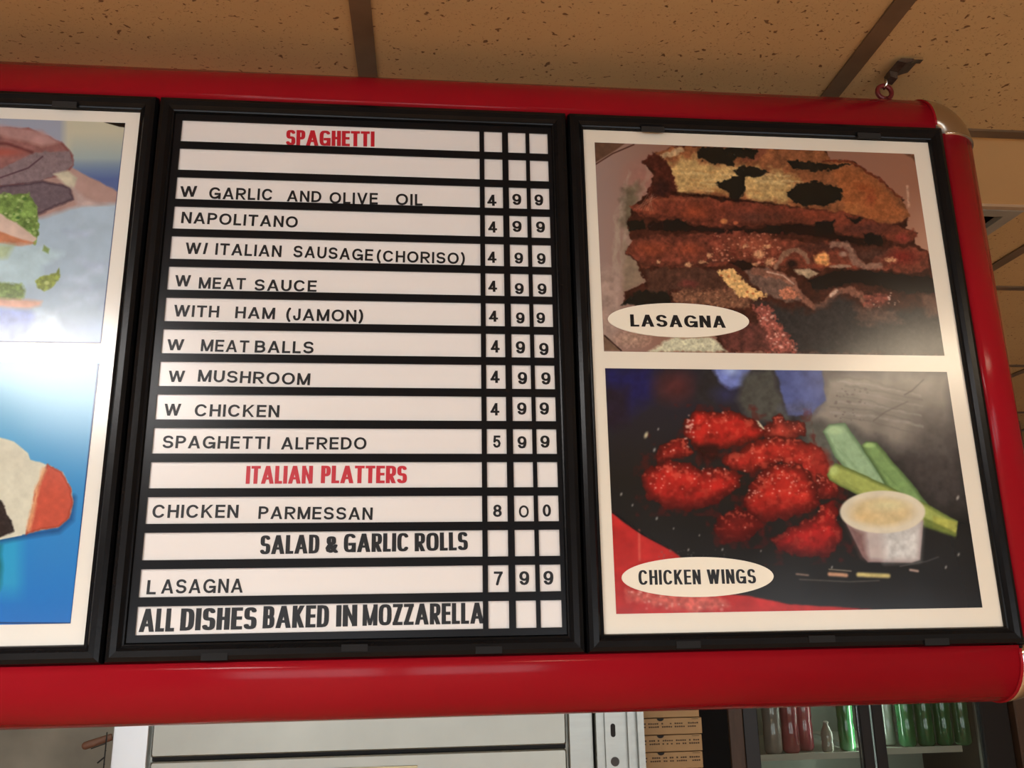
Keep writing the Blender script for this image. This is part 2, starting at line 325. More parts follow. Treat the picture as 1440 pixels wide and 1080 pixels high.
def glyph_polys(ch, font):
    k = (ch, font)
    if k in GC: return GC[k]
    px, py, wf, q, gap = FONTS[font]; w_, st = glyph(ch, q)
    W = max(px, w_ * wf)
    if font == 'heavy' and ch in 'AWMVN': W *= 1.15
    polys = []
    X = lambda u: px / 2 + u * (W - px)
    for typ, P in st:
        for (a, b), (c, d) in zip(P[:-1], P[1:]):
            if typ == 'd':
                pen = [(-px * .52, 0), (px * .52, 0)]
                A_, B_ = (X(a), b), (X(c), d)
                if font == 'heavy' and ch in 'NM': pen = [(-px * .36, 0), (px * .36, 0)]
            elif typ == 'l':
                pen = [(-px / 2, -py / 2), (px / 2, -py / 2), (px / 2, py / 2), (-px / 2, py / 2)]
                if a == c and ch in 'UJG': A_, B_ = (X(a), py / 2 + b * (1 - py)), (X(c), py / 2 + d * (1 - py)); pen = [(x, 0) for x, _ in pen[:2]] if ch in 'UJ' and False else pen
                else: A_, B_ = (X(a), py / 2 + b * (1 - py)), (X(c), py / 2 + d * (1 - py))
                if ch in 'DPRB' and a == c == 0: pass
                if b == d and ch in 'DPRB': pen = [(-px / 2 if a == 0 else 0, -py / 2), (0.001, -py / 2), (0.001, py / 2), (-px / 2 if a == 0 else 0, py / 2)]
                if ch == 'A': pen = [(-.01, -py * .42), (.01, -py * .42), (.01, py * .42), (-.01, py * .42)]
            else:
                n = 12; pen = [(px / 2 * math.cos(2 * math.pi * i / n), py / 2 * math.sin(2 * math.pi * i / n)) for i in range(n)]
                A_, B_ = (X(a), py / 2 + b * (1 - py)), (X(c), py / 2 + d * (1 - py))
            polys.append(hull([(A_[0] + x, A_[1] + y) for x, y in pen] + [(B_[0] + x, B_[1] + y) for x, y in pen]))
    GC[k] = (W, polys); return GC[k]
GM = {}
def glyph_mesh(ch, font, mt):      # unit-height glyph standing in xz, 1 deep in y
    k = (ch, font, mt.name)
    if k not in GM:
        mb = MB()
        for n_, P in enumerate(glyph_polys(ch, font)[1]): mb.prism(P, -.02 * n_, 1)
        GM[k] = mb.mesh('letter', mt)
    return GM[k]
def word(text, p0, p1, cap, font, mt, parent, Y, depth=.0005, single=None, clip=None):
    """p0, p1: photograph pixels of the left and right ends of the baseline; cap: height in pixels"""
    a = at(p0[0], p0[1], Y); b = at(p1[0], p1[1], Y); top = at(p0[0], p0[1] - cap, Y); h = abs(top[2] - a[2])
    px, py, wf, q, gap = FONTS[font]
    ws = [(.35 if c == ' ' else glyph_polys(c, font)[0]) for c in text]; nat = sum(ws) + gap * (len(text) - 1)
    L = math.hypot(b[0] - a[0], b[2] - a[2]); s = L / nat; ang = math.atan2(b[2] - a[2], b[0] - a[0]); x = 0; po = org(parent)
    big = MB()
    for c, w_ in zip(text, ws):
        if c != ' ':
            gx = a[0] + math.cos(ang) * x * s; gz = a[2] + math.sin(ang) * x * s
            if single is None:
                o = bpy.data.objects.new('letter', glyph_mesh(c, font, mt)); link(o, parent)
                o.location = Vector((gx, Y - depth, gz)) - po; o.scale = (s, depth, h); o.rotation_euler = (0, -ang, 0)
            else:
                for n_, P in enumerate(glyph_polys(c, font)[1]):
                    dz = .000012 * n_
                    big.prism([(gx + u * s * math.cos(ang) - v * h * math.sin(ang), gz + v * h + u * s * math.sin(ang)) for u, v in P], Y - depth - dz, Y)
        x += w_ + gap
    if single is not None:
        if clip is not None: big.v = [(min(p[0], clip), p[1], p[2]) for p in big.v]
        return part(single, big, mt, parent)

# ------------------------------------------------------------------ painted food photographs (computed pixel by pixel, flat prints)
def vnoise(x, y, seed):
    rs = np.random.RandomState(seed); g = rs.rand(64, 64)
    xi = np.floor(x).astype(int); yi = np.floor(y).astype(int); fx = x - xi; fy = y - yi; fx = fx * fx * (3 - 2 * fx); fy = fy * fy * (3 - 2 * fy)
    a = g[yi % 64, xi % 64]; b = g[yi % 64, (xi + 1) % 64]; c = g[(yi + 1) % 64, xi % 64]; d = g[(yi + 1) % 64, (xi + 1) % 64]
    return (a * (1 - fx) + b * fx) * (1 - fy) + (c * (1 - fx) + d * fx) * fy
def fbm(x, y, seed, o=4):
    t = 0; s = 0; a = 1
    for k in range(o): t = t + a * vnoise(x * 2 ** k, y * 2 ** k, seed + k); s += a; a *= .5
    return t / s
class Canvas:
    """coordinates: the pixel frame of a zoomed crop (scale, offset) of the photograph, used only to lay the picture's own content out on its sheet"""
    def __init__(s, x0, x1, z0, z1, n, fr, Y, seed):
        s.x0, s.x1, s.z0, s.z1 = x0, x1, z0, z1; W = n; H = int(n * (z1 - z0) / (x1 - x0)); s.W, s.H = W, H
        X, Z = np.meshgrid(np.linspace(x0, x1, W), np.linspace(z0, z1, H))
        b = np.stack([X - CAM[0], -(Z - CAM[2]), np.full_like(X, Y - CAM[1])], -1) @ R.T
        px = 720 + F * b[..., 0] / b[..., 2]; py = 540 + F * b[..., 1] / b[..., 2]
        s.u = (px - fr[1]) * fr[0]; s.v = (py - fr[2]) * fr[0]; s.k = fr[0]; s.img = np.zeros((H, W, 3)); s.seed = seed; s.c = 0; s.wk = 1
    def win(s, a, b, c, d):          # smallest block of the sheet that holds a shape
        m = (s.u >= a) & (s.u <= b) & (s.v >= c) & (s.v <= d); r = np.flatnonzero(m.any(1)); q = np.flatnonzero(m.any(0))
        if len(r) == 0: return None
        return slice(r[0], r[-1] + 1), slice(q[0], q[-1] + 1)
    def grain(s, sc_, amp, base):
        t = (fbm(s.u / sc_, s.v / sc_, s.seed + 901, 3) - .5) * 2; t = t * np.clip(np.abs(s.img - base).sum(-1) / 12, 0, 1); s.img *= (1 + amp * t[..., None])
    def blur(s, n):
        for _ in range(n):
            for ax in (0, 1):
                p = np.concatenate([s.img.take([0], ax), s.img, s.img.take([-1], ax)], ax); L = s.img.shape[ax]
                s.img = .25 * p.take(range(0, L), ax) + .5 * s.img + .25 * p.take(range(2, L + 2), ax)
    def seg(s, P, U, V):
        dm = np.full(U.shape, 1e9)
        for (ax, ay), (bx, by) in zip(P[:-1], P[1:]):
            dx, dy = bx - ax, by - ay; t = np.clip(((U - ax) * dx + (V - ay) * dy) / (dx * dx + dy * dy + 1e-9), 0, 1)
            dm = np.minimum(dm, (U - ax - t * dx) ** 2 + (V - ay - t * dy) ** 2)
        return np.sqrt(dm)
    def blend(s, a, col, w=None):
        w = w or (slice(None), slice(None)); I = s.img[w]; I += (np.clip(a, 0, 1)[..., None]) * (np.asarray(col, float) - I)
    def tex(s, w, col, amp, sc_):
        if not amp: return np.asarray(col, float)
        t = (fbm(s.u[w] / sc_, s.v[w] / sc_, s.seed + s.c) - .5) * 2
        return np.clip(np.asarray(col, float) * (1 + amp * t[..., None]), 0, 255)
    def warp(s, w, wa, ws):
        U = s.u[w]; V = s.v[w]; wa = wa * s.wk; ws = ws / s.wk ** .8
        if wa:
            U, V = U + (fbm(U / ws, V / ws, s.seed + s.c) - .5) * 2 * wa, V + (fbm(U / ws + 9, V / ws + 5, s.seed + s.c + 50) - .5) * 2 * wa
        return U, V
    def poly(s, P, col, soft=6, wa=8, ws=30, amp=.2, ts=18, op=1, shade=None):
        s.c += 7; xs = [p[0] for p in P]; ys = [p[1] for p in P]; e = soft + wa * s.wk + 2
        w = s.win(min(xs) - e, max(xs) + e, min(ys) - e, max(ys) + e)
        if w is None: return None, None
        U, V = s.warp(w, wa, ws); ins = np.zeros(U.shape, bool); n = len(P)
        for i in range(n):
            ax, ay = P[i]; bx, by = P[(i + 1) % n]
            cond = (ay > V) != (by > V); ins ^= cond & (U < (bx - ax) * (V - ay) / ((by - ay) if by != ay else 1e-9) + ax)
        d = np.where(ins, 1, -1) * s.seg(P + P[:1], U, V)
        a = np.clip(d / soft + .5, 0, 1) * op; c = s.tex(w, col, amp, ts)
        if shade is not None:          # (edge colour, width): rounded forms of the food in the picture
            k = np.clip(d / shade[1], 0, 1)[..., None]; c = np.asarray(shade[0], float) * (1 - k) + c * k
        s.blend(a, c, w); return d, w
    def blob(s, x, y, rx, ry, col, soft=.3, op=1, amp=.1, ts=15, ang=0, wa=0, ws=20):
        s.c += 3; e = max(rx, ry) + wa * s.wk + 1; w = s.win(x - e, x + e, y - e, y + e)
        if w is None: return
        ca, sa = math.cos(ang), math.sin(ang); U, V = s.warp(w, wa, ws); U = U - x; V = V - y
        r = np.sqrt(((U * ca + V * sa) / rx) ** 2 + ((-U * sa + V * ca) / ry) ** 2); s.blend(np.clip((1 - r) / soft, 0, 1) * op, s.tex(w, col, amp, ts), w)
    def line(s, P, wd, col, soft=2, op=1, amp=.15, ts=15, wa=0, ws=25):
        s.c += 5; e = wd + soft + wa * s.wk + 1; xs = [p[0] for p in P]; ys = [p[1] for p in P]
        w = s.win(min(xs) - e, max(xs) + e, min(ys) - e, max(ys) + e)
        if w is None: return
        U, V = s.warp(w, wa, ws); s.blend(np.clip((wd / 2 - s.seg(P, U, V)) / soft + .5, 0, 1) * op, s.tex(w, col, amp, ts), w)
    def specks(s, box, n, col, r0, r1, seed, mask=None, op=1):
        q = random.Random(seed)
        for _ in range(n):
            x = q.uniform(box[0], box[2]); y = q.uniform(box[1], box[3])
            if mask is not None:
                if not inside(mask, x, y): continue
            r = q.uniform(r0, r1); s.blob(x, y, r, r * q.uniform(.6, 1), col, .6, op * q.uniform(.5, 1), amp=0)
    def material(s, name, white, gain=.80, rough=.28, smear=0):
        a = lin(np.clip(s.img, 0, 255)) / lin(np.asarray(white, float)) * gain; a = np.clip(a, 0.003, .95)
        im = bpy.data.images.new(name, s.W, s.H, float_buffer=True, is_data=True)
        buf = np.ones((s.H, s.W, 4), np.float32); buf[..., :3] = a; im.pixels.foreach_set(buf.ravel()); im.update(); im.pack()
        M = bpy.data.materials.new(name); M.use_nodes = True; nt = M.node_tree; b = nt.nodes['Principled BSDF']
        t = nt.nodes.new('ShaderNodeTexImage'); t.image = im; t.extension = 'EXTEND'; nt.links.new(t.outputs[0], b.inputs['Base Color'])
        b.inputs['Roughness'].default_value = rough; b.inputs['Specular IOR Level'].default_value = .40
        tc = nt.nodes.new('ShaderNodeTexCoord'); n = nt.nodes.new('ShaderNodeTexNoise'); n.inputs['Scale'].default_value = 9; n.inputs['Detail'].default_value = 6
        mr = nt.nodes.new('ShaderNodeMapRange'); mr.inputs['From Min'].default_value = .3; mr.inputs['From Max'].default_value = .7; mr.inputs['To Min'].default_value = rough - .04; mr.inputs['To Max'].default_value = rough + .03
        nt.links.new(tc.outputs['Object'], n.inputs['Vector']); nt.links.new(n.outputs['Fac'], mr.inputs['Value']); nt.links.new(mr.outputs[0], b.inputs['Roughness'])
        return M
def inside(P, x, y):
    r = False; n = len(P)
    for i in range(n):
        ax, ay = P[i]; bx, by = P[(i + 1) % n]
        if (ay > y) != (by > y) and x < (bx - ax) * (y - ay) / (by - ay) + ax: r = not r
    return r
def print_sheet(parent, x0, x1, z0, z1, mt, Y, label):
    mb = MB().box(x0, x1, Y, Y + .0009, z0, z1); o = part('picture_print', mb, mt, parent, label)
    me = o.data; uv = me.uv_layers.new(name='uv')
    for lp in me.loops:
        c = me.vertices[lp.vertex_index].co + o.location + org(parent)
        uv.data[lp.index].uv = ((c.x - x0) / (x1 - x0), (c.z - z0) / (z1 - z0))
    return o

FRL = (2.6667, 820, 170); FRW = (2.4, 820, 500)
PY = .0010          # depth of the prints
def paint_lasagna(x0, x1, z0, z1):
    c = Canvas(x0, x1, z0, z1, 760, FRL, PY, 11); c.wk = 1.7
    c.img[:] = (142, 98, 78)
    c.blend(np.clip((330 - c.u) / 300, 0, 1), (150, 122, 108)); c.blend(np.clip((c.u - 900) / 300, 0, 1) * .8, (150, 98, 72)); c.blend(np.clip((c.u - 1100) / 200, 0, 1) * np.clip((c.v - 250) / 200, 0, 1), (178, 128, 100))
    c.poly([(30, 60), (190, 60), (120, 110), (30, 165)], (96, 66, 48), 5, 0, 30, .15)
    c.line([(40, 166), (110, 122), (190, 88)], 4, (62, 30, 20), 3)
    c.blob(230, 215, 110, 95, (160, 104, 88), .9, .7)
    for k in range(16):
        q = random.Random(k); x = 90 + q.random() * 110; c.line([(x + 50, 170 + q.random() * 150), (x + 15, 380), (x - 5 + q.random() * 20, 560 + q.random() * 100)], 4 + q.random() * 14, (172, 150, 124), 8, .28, wa=12, ws=60)
    c.poly([(60, 540), (140, 570), (150, 700), (100, 860), (50, 800)], (158, 128, 110), 40, 8)
    c.poly([(150, 250), (215, 230), (200, 330), (175, 420), (140, 400)], (92, 80, 58), 30, 10, 30, .3, op=.8)
    c.poly([(150, 450), (215, 540), (240, 600), (150, 650)], (130, 108, 84), 20, 8, op=.8)
    c.poly([(75, 800), (140, 862), (75, 862)], (112, 84, 64), 4, 0); c.line([(80, 806), (142, 862)], 5, (40, 22, 16), 3)
    plate = c.img.copy()
    body = [(218, 152), (270, 118), (330, 98), (430, 92), (905, 104), (925, 150), (1000, 148), (1100, 212), (1190, 282), (1228, 352), (1212, 395), (1250, 420), (1240, 462), (1288, 486), (1325, 560), (1345, 640), (1365, 880), (800, 870), (520, 862), (470, 760), (300, 705), (148, 680), (152, 640), (235, 600), (205, 545), (155, 492), (180, 450), (162, 385), (185, 318), (240, 268), (262, 205)]
    c.poly(body, (62, 30, 21), 5, 8, 30, .4, 30)
    # upper plate top: cheese, herbs
    c.poly([(270, 118), (330, 98), (430, 92), (905, 104), (925, 150), (1000, 150), (1100, 212), (1190, 284), (1228, 360), (1150, 392), (980, 345), (760, 318), (560, 290), (330, 262), (290, 180)], (132, 78, 46), 6, 7, 30, .28, 26)
    c.poly([(310, 168), (380, 135), (470, 150), (600, 180), (740, 190), (800, 230), (760, 315), (640, 290), (520, 262), (350, 262), (330, 215)], (190, 150, 92), 34, 20, 40, .25, 30)
    c.poly([(270, 130), (370, 100), (380, 118), (300, 142)], (182, 144, 102), 7, 6)
    for k in range(22):
        q = random.Random(k + 90); x = 340 + q.random() * 400; y = 180 + q.random() * 90
        c.line([(x, y), (x + 50 + q.random() * 60, y + q.random() * 14)], 3 + q.random() * 8, (218, 184, 124) if k % 2 else (168, 120, 66), 6, .5, wa=4)
    c.poly([(930, 170), (1050, 190), (1150, 270), (1215, 355), (1120, 385), (980, 330), (960, 250)], (148, 82, 44), 30, 10, 30, .18, 30)
    c.blob(1050, 250, 48, 24, (138, 66, 34), .8, .8, ang=.3, wa=8); c.blob(1080, 290, 28, 40, (142, 62, 36), .8, .7, wa=8); c.blob(1010, 330, 50, 28, (166, 100, 54), .8, .7, wa=8)
    c.line([(900, 150), (1000, 150), (1060, 185), (1130, 232), (1165, 272), (1192, 288)], 7, (98, 42, 26), 5, .9, wa=5)
    c.poly([(218, 152), (262, 122), (300, 140), (330, 190), (350, 262), (330, 300), (250, 310), (235, 265), (280, 210), (262, 180)], (70, 30, 22), 7, 8, 25, .4)
    c.blob(295, 250, 50, 45, (42, 22, 20), .7, .8, wa=10)
    c.poly([(640, 95), (700, 96), (660, 145), (600, 160), (590, 120)], (120, 66, 44), 8, 6)
    for P in ([(495, 232), (540, 222), (560, 205), (605, 212), (606, 262), (582, 304), (548, 286), (545, 258), (515, 254)], [(560, 188), (592, 168), (640, 172), (697, 190), (655, 212), (598, 214)],
              [(432, 98), (600, 98), (560, 168), (480, 160), (430, 138)], [(570, 100), (660, 104), (640, 140), (580, 135)], [(762, 268), (800, 238), (870, 226), (970, 250), (968, 292), (905, 322), (830, 318), (778, 296)],
              [(760, 148), (860, 152), (905, 160), (1010, 160), (930, 184), (860, 188), (790, 178)], [(160, 376), (230, 372), (235, 402), (175, 410)], [(140, 692), (200, 640), (312, 632), (332, 690)]):
        c.poly(P, (24, 23, 18), 5, 6, 18, .3)
    c.line([(335, 268), (430, 278), (560, 296), (750, 316)], 10, (38, 16, 12), 9, .9, wa=4)
    # first pasta sheet
    c.poly([(172, 322), (235, 296), (330, 282), (450, 288), (560, 302), (760, 322), (980, 345), (1120, 385), (1235, 405), (1250, 440), (1215, 462), (1130, 440), (1060, 445), (960, 425), (880, 385), (760, 380), (640, 400), (560, 392), (480, 402), (400, 385), (330, 378), (230, 360)], (112, 52, 35), 7, 8, 36, .34, 24)
    c.blob(700, 360, 230, 36, (74, 40, 30), .9, .75, wa=10); c.blob(1060, 405, 150, 34, (70, 38, 32), .9, .8, wa=8); c.line([(200, 350), (420, 372), (560, 384), (700, 388)], 10, (60, 28, 20), 14, .6, wa=6); c.line([(240, 300), (330, 290), (460, 294)], 8, (158, 84, 54), 10, .5, wa=6)
    c.blob(420, 340, 70, 38, (150, 66, 38), .9, .8); c.blob(850, 350, 110, 26, (134, 60, 38), .9, .8); c.blob(245, 330, 38, 24, (160, 82, 54), .8, .7, wa=8, ws=10); c.blob(640, 365, 60, 24, (92, 52, 40), .9, .7)
    c.blob(1200, 440, 40, 22, (130, 50, 40), .7, .9, wa=6); c.blob(528, 376, 18, 13, (200, 120, 68), .5, 1); c.blob(572, 382, 12, 9, (186, 96, 60), .5, 1)
    # dark seam
    c.poly([(330, 378), (430, 392), (520, 405), (650, 404), (760, 384), (880, 388), (960, 425), (1060, 440), (1120, 430), (1130, 470), (1040, 470), (960, 450), (860, 430), (700, 420), (560, 428), (400, 415), (240, 412), (250, 382)], (32, 18, 15), 9, 7, 40, .3)
    for P in ([(300, 372), (350, 366), (400, 390), (380, 412), (300, 405)], [(870, 380), (940, 375), (945, 420), (870, 430)], [(1050, 420), (1120, 425), (1120, 465), (1060, 462)], [(680, 395), (740, 390), (760, 420), (690, 425)], [(990, 360), (1050, 368), (1030, 385)]):
        c.poly(P, (20, 18, 16), 8, 7)
    # second sheet with meat and ricotta
    s2 = [(155, 492), (182, 452), (250, 428), (330, 432), (450, 425), (560, 412), (660, 425), (760, 445), (860, 462), (960, 450), (1010, 480), (1060, 540), (1130, 500), (1180, 470), (1288, 490), (1300, 560), (1200, 572), (1100, 556), (1040, 556), (960, 552), (870, 560), (800, 555), (720, 560), (640, 545), (560, 520), (470, 552), (390, 548), (300, 552), (220, 545)]
    c.poly(s2, (112, 54, 38), 7, 9, 34, .4, 20)
    c.line([(210, 538), (390, 544), (560, 515), (640, 540), (800, 552)], 14, (56, 30, 22), 18, .7, wa=8); c.blob(1080, 500, 120, 40, (80, 50, 40), .9, .8, wa=10); c.blob(900, 475, 160, 26, (60, 34, 28), .9, .8, wa=10); c.line([(200, 440), (330, 436), (450, 430)], 10, (70, 36, 26), 12, .6, wa=6)
    c.blob(260, 480, 90, 38, (138, 62, 38), .9, .9); c.blob(400, 480, 70, 30, (150, 66, 40), .9, .8); c.blob(640, 460, 120, 36, (150, 76, 52), .8, .8, wa=10); c.blob(1200, 510, 80, 40, (118, 36, 28), .8, .9)
    for x, y, rx, ry in ((395, 541, 18, 12), (282, 528, 9, 9), (472, 505, 14, 13), (450, 530, 22, 8), (700, 530, 26, 20), (660, 500, 30, 22), (640, 540, 22, 8), (610, 470, 18, 10), (690, 470, 20, 10), (1155, 522, 30, 13)):
        c.blob(x, y, rx, ry, (208, 150, 104), .6, .85, .25, 8, wa=5, ws=8)
    c.specks((480, 420, 740, 540), 90, (214, 140, 106), 3, 8, 3, op=.7); c.specks((470, 410, 760, 550), 50, (90, 34, 26), 3, 9, 4, op=.7)
    c.line([(722, 548), (755, 500), (800, 482), (832, 500), (842, 530)], 18, (136, 98, 74), 6, .9, wa=4); c.blob(782, 535, 26, 20, (34, 20, 18), .6, 1)
    c.blob(897, 520, 36, 32, (214, 142, 82), .3, 1, .22, 10, wa=6); c.blob(885, 545, 30, 12, (140, 60, 40), .7, .8)
    c.line([(935, 462), (980, 462), (1005, 486), (1020, 528), (1060, 548), (1110, 545)], 24, (140, 102, 82), 8, .9, wa=5); c.blob(975, 500, 22, 14, (160, 122, 100), .6, .9)
    c.line([(930, 545), (1000, 545)], 12, (160, 130, 104), 6, .8, wa=3)
    # third layer
    c.poly([(240, 600), (230, 560), (330, 552), (540, 560), (640, 600), (560, 640), (400, 640), (250, 640)], (76, 46, 34), 10, 8, 30, .3)
    c.blob(395, 610, 50, 20, (110, 50, 42), .7, .8, wa=6); c.poly([(330, 640), (560, 630), (640, 670), (620, 705), (340, 700)], (118, 76, 54), 12, 10, 20, .4, 10)
    c.specks((350, 640, 600, 700), 40, (190, 140, 100), 2, 6, 8, op=.7)
    c.poly([(840, 600), (950, 565), (1060, 560), (1200, 578), (1320, 588), (1320, 650), (1180, 640), (1050, 610), (950, 618), (880, 640)], (24, 20, 18), 10, 8, 30, .3)
    c.poly([(545, 530), (600, 522), (650, 548), (600, 560)], (30, 18, 16), 6, 5)
    c.poly([(600, 560), (690, 556), (790, 600), (830, 670), (760, 680), (680, 650), (640, 610)], (108, 80, 66), 9, 7, 30, .25)
    c.line([(640, 565), (730, 578), (790, 606), (812, 650), (850, 690), (888, 700), (920, 672), (946, 640), (1000, 632), (1046, 660), (1070, 700)], 26, (134, 86, 66), 8, .95, .3, 12, wa=6)
    c.line([(690, 566), (750, 580), (790, 612)], 6, (190, 150, 124), 4, .8); c.line([(930, 655), (950, 638)], 14, (210, 170, 140), 6, .9)
    c.poly([(500, 566), (560, 552), (600, 600), (640, 628), (690, 656), (640, 672), (580, 656), (540, 612)], (222, 170, 104), 5, 7, 14, .2, 9); c.specks((510, 560, 680, 670), 26, (176, 92, 50), 3, 8, 5, [(500, 566), (560, 552), (690, 656), (640, 672), (580, 656)])
    c.poly([(790, 560), (850, 556), (886, 574), (850, 590), (810, 578)], (172, 142, 108), 6, 5)
    c.poly([(735, 640), (770, 618), (810, 650), (790, 672), (745, 665)], (180, 108, 78), 6, 6, 10, .4, 8)
    c.poly([(1050, 645), (1150, 655), (1150, 680), (1060, 700)], (130, 66, 52), 12, 10, 14, .5, 9); c.specks((1050, 645, 1200, 700), 16, (216, 176, 150), 2, 7, 6)
    # dark lower part, bottom
    c.poly([(640, 680), (860, 720), (960, 650), (1050, 720), (1340, 700), (1365, 890), (800, 872)], (44, 40, 38), 30, 12, 40, .2)
    c.poly([(1010, 700), (1180, 710), (1200, 760), (1040, 765)], (92, 66, 54), 26, 14, 24, .4, 16, op=.8); c.poly([(1265, 650), (1330, 655), (1345, 740), (1290, 730)], (104, 72, 56), 18, 10, op=.8)
    c.poly([(640, 690), (700, 695), (725, 750), (770, 800), (805, 866), (690, 866), (670, 780)], (146, 76, 62), 9, 12, 16, .5, 10); c.specks((650, 690, 800, 862), 60, (220, 160, 136), 3, 9, 12, [(640, 690), (700, 695), (805, 866), (690, 866)])
    c.poly([(480, 745), (620, 740), (690, 790), (700, 866), (540, 866)], (92, 48, 40), 12, 8, 30, .35)
    c.poly([(240, 866), (330, 815), (480, 812), (540, 866)], (196, 186, 150), 10, 5, 30, .08); c.blob(180, 820, 90, 40, (176, 138, 112), .8, .8)
    for k in range(9): q = random.Random(k + 5); c.line([(190 + k * 9, 330 + k), (230 + q.random() * 60, 260 + q.random() * 30)], 2, (190, 150, 120), 2, .35)
    c.line([(1216, 245), (1222, 320)], 9, (190, 146, 116), 6, .7)
    c.poly([(1200, 120), (1250, 124), (1250, 152)], (96, 62, 42), 8, 4)
    c.grain(9, .2, plate); c.grain(3.5, .1, plate); c.blur(1)
    return c.material('lasagna_print', (214, 203, 192), .68, .19)

def wing(c, P, base=(186, 38, 28), n=40, seed=1, dark=(70, 14, 12), sw=40, hl=(0, 0)):
    d, w = c.poly(P, base, 5, 13, 22, .22, 26, shade=(dark, sw)); cu = c.u[w]; cv = c.v[w]
    xs = [p[0] for p in P]; ys = [p[1] for p in P]; bx = (min(xs), min(ys), max(xs), max(ys)); h = bx[3] - bx[1]
    lo = np.clip((cv - (bx[1] + h * .55)) / (h * .5), 0, 1) * np.clip(d / 8, 0, 1); c.blend(lo * .55, (60, 12, 12), w)
    t = fbm(cu / 13, cv / 13, seed + 77, 3); t2 = fbm(cu / 30, cv / 30, seed + 88, 3); hi = np.clip((bx[1] + h * .6 - cv) / (h * .5), 0, 1)
    c.blend(np.clip((t2 - .56) * 6, 0, 1) * .45, (96, 18, 15), w)
    c.blend(np.clip((t - .54) * 7, 0, 1) * np.clip(d / 6, 0, 1) * (.25 + .35 * hi) * (1 - lo), (236, 104, 76), w)
    c.specks((bx[0], bx[1], bx[2], bx[1] + h * .6), n, (246, 176, 150), 2, 6, seed, P, .85)
def paint_wings(x0, x1, z0, z1):
    c = Canvas(x0, x1, z0, z1, 800, FRW, PY, 41); c.img[:] = (30, 28, 26)
    c.blend(np.clip((420 - c.v) / 250, 0, 1) * .7, (40, 38, 50))
    c.poly([(70, 40), (240, 40), (230, 140), (150, 200), (70, 160)], (30, 30, 80), 60, 20); c.poly([(60, 100), (150, 110), (150, 230), (60, 260)], (34, 26, 40), 40)
    c.blob(310, 105, 100, 82, (86, 40, 40), .8, .9, .3, 40); c.poly([(400, 40), (445, 40), (470, 110), (440, 180), (380, 150)], (40, 38, 40), 30)
    c.poly([(435, 38), (568, 38), (540, 100), (500, 112), (465, 92)], (112, 122, 176), 14, 8, 30, .25, 30); c.blob(500, 50, 40, 24, (170, 186, 220), .9, .8); c.blob(480, 130, 70, 40, (52, 54, 92), .9, .7)
    c.poly([(545, 60), (640, 46), (690, 190), (700, 230), (560, 220), (520, 150)], (76, 74, 66), 30, 10)
    haze = [(812, 52), (1235, 56), (1260, 240), (1230, 330), (1080, 330), (900, 260), (760, 230), (800, 150)]
    c.poly(haze, (136, 124, 110), 70, 16, 50, .14, 50); c.poly([(1150, 200), (1270, 200), (1310, 520), (1180, 520), (1060, 380)], (74, 66, 62), 90, 10, op=.8); c.poly([(740, 225), (900, 240), (1000, 330), (860, 400), (740, 330)], (92, 90, 80), 50)
    c.poly([(645, 44), (806, 46), (818, 150), (770, 200), (690, 200), (672, 130)], (80, 90, 138), 8, 6, 30, .22, 30); c.blob(730, 180, 90, 34, (86, 88, 110), .9, .8, .4, 12, wa=14)
    for k in range(9):
        q = random.Random(k + 60); y = 70 + k * 17; c.line([(830 + q.random() * 60, y), (960, y + 6 + q.random() * 10), (1090 + q.random() * 60, y + 40 + q.random() * 20)], 3 + q.random() * 7, (162, 152, 138) if k % 2 else (104, 94, 84), 6, .5, wa=6)
    c.specks((850, 110, 960, 230), 34, (96, 82, 74), 3, 8, 9, op=.7); c.line([(1085, 132), (1110, 118), (1150, 80)], 3, (60, 54, 48), 3, .8); c.line([(980, 220), (1020, 190), (1095, 155)], 4, (88, 80, 70), 4, .6)
    c.blob(640, 470, 640, 330, (26, 24, 22), .10, .0)
    c.poly([(90, 520), (140, 565), (200, 605), (290, 652), (340, 690), (330, 790), (560, 812), (700, 840), (900, 852), (1050, 866), (90, 880)], (188, 42, 38), 6, 3, 40, .16, 40)
    c.poly([(150, 790), (330, 800), (470, 820), (500, 850), (380, 870), (150, 830)], (206, 110, 92), 26, 18, 24, .4, 14, op=.7); c.line([(188, 590), (190, 690)], 8, (224, 110, 88), 5, .6); c.specks((150, 790, 480, 860), 26, (236, 170, 150), 3, 9, 31, op=.7)
    c.line([(96, 528), (200, 604), (290, 652)], 5, (20, 12, 12), 4)
    for k, (x, y, r) in enumerate(((212, 268, 11), (253, 248, 5), (240, 318, 7), (128, 468, 6), (166, 505, 5), (248, 550, 6), (305, 584, 4), (392, 607, 4), (355, 656, 5), (470, 655, 5), (575, 585, 5), (600, 660, 4), (1265, 480, 8), (1225, 715, 6), (1268, 672, 6), (840, 715, 5))):
        c.blob(x, y, r * .8, r * 1.5, (216, 196, 150) if k < 1 else (168, 160, 146), .7, .9, ang=.4, amp=0)
    wing(c, [(600, 262), (640, 205), (665, 198), (690, 225), (748, 222), (750, 270), (660, 300)], (196, 64, 48), 16, 2); c.poly([(553, 214), (590, 220), (612, 246), (600, 252)], (214, 196, 160), 4, 3)
    wing(c, [(245, 350), (258, 305), (300, 285), (350, 280), (372, 330), (310, 350), (260, 370)], (176, 34, 28), 10, 3)
    wing(c, [(338, 262), (345, 215), (375, 185), (440, 186), (530, 192), (580, 220), (620, 262), (590, 290), (520, 305), (450, 320), (380, 320)], (190, 38, 30), 12, 4, sw=26)
    c.specks((340, 190, 380, 285), 22, (236, 176, 152), 4, 9, 55, op=.8); c.poly([(370, 300), (450, 300), (460, 350), (400, 360)], (46, 14, 14), 20, 8)
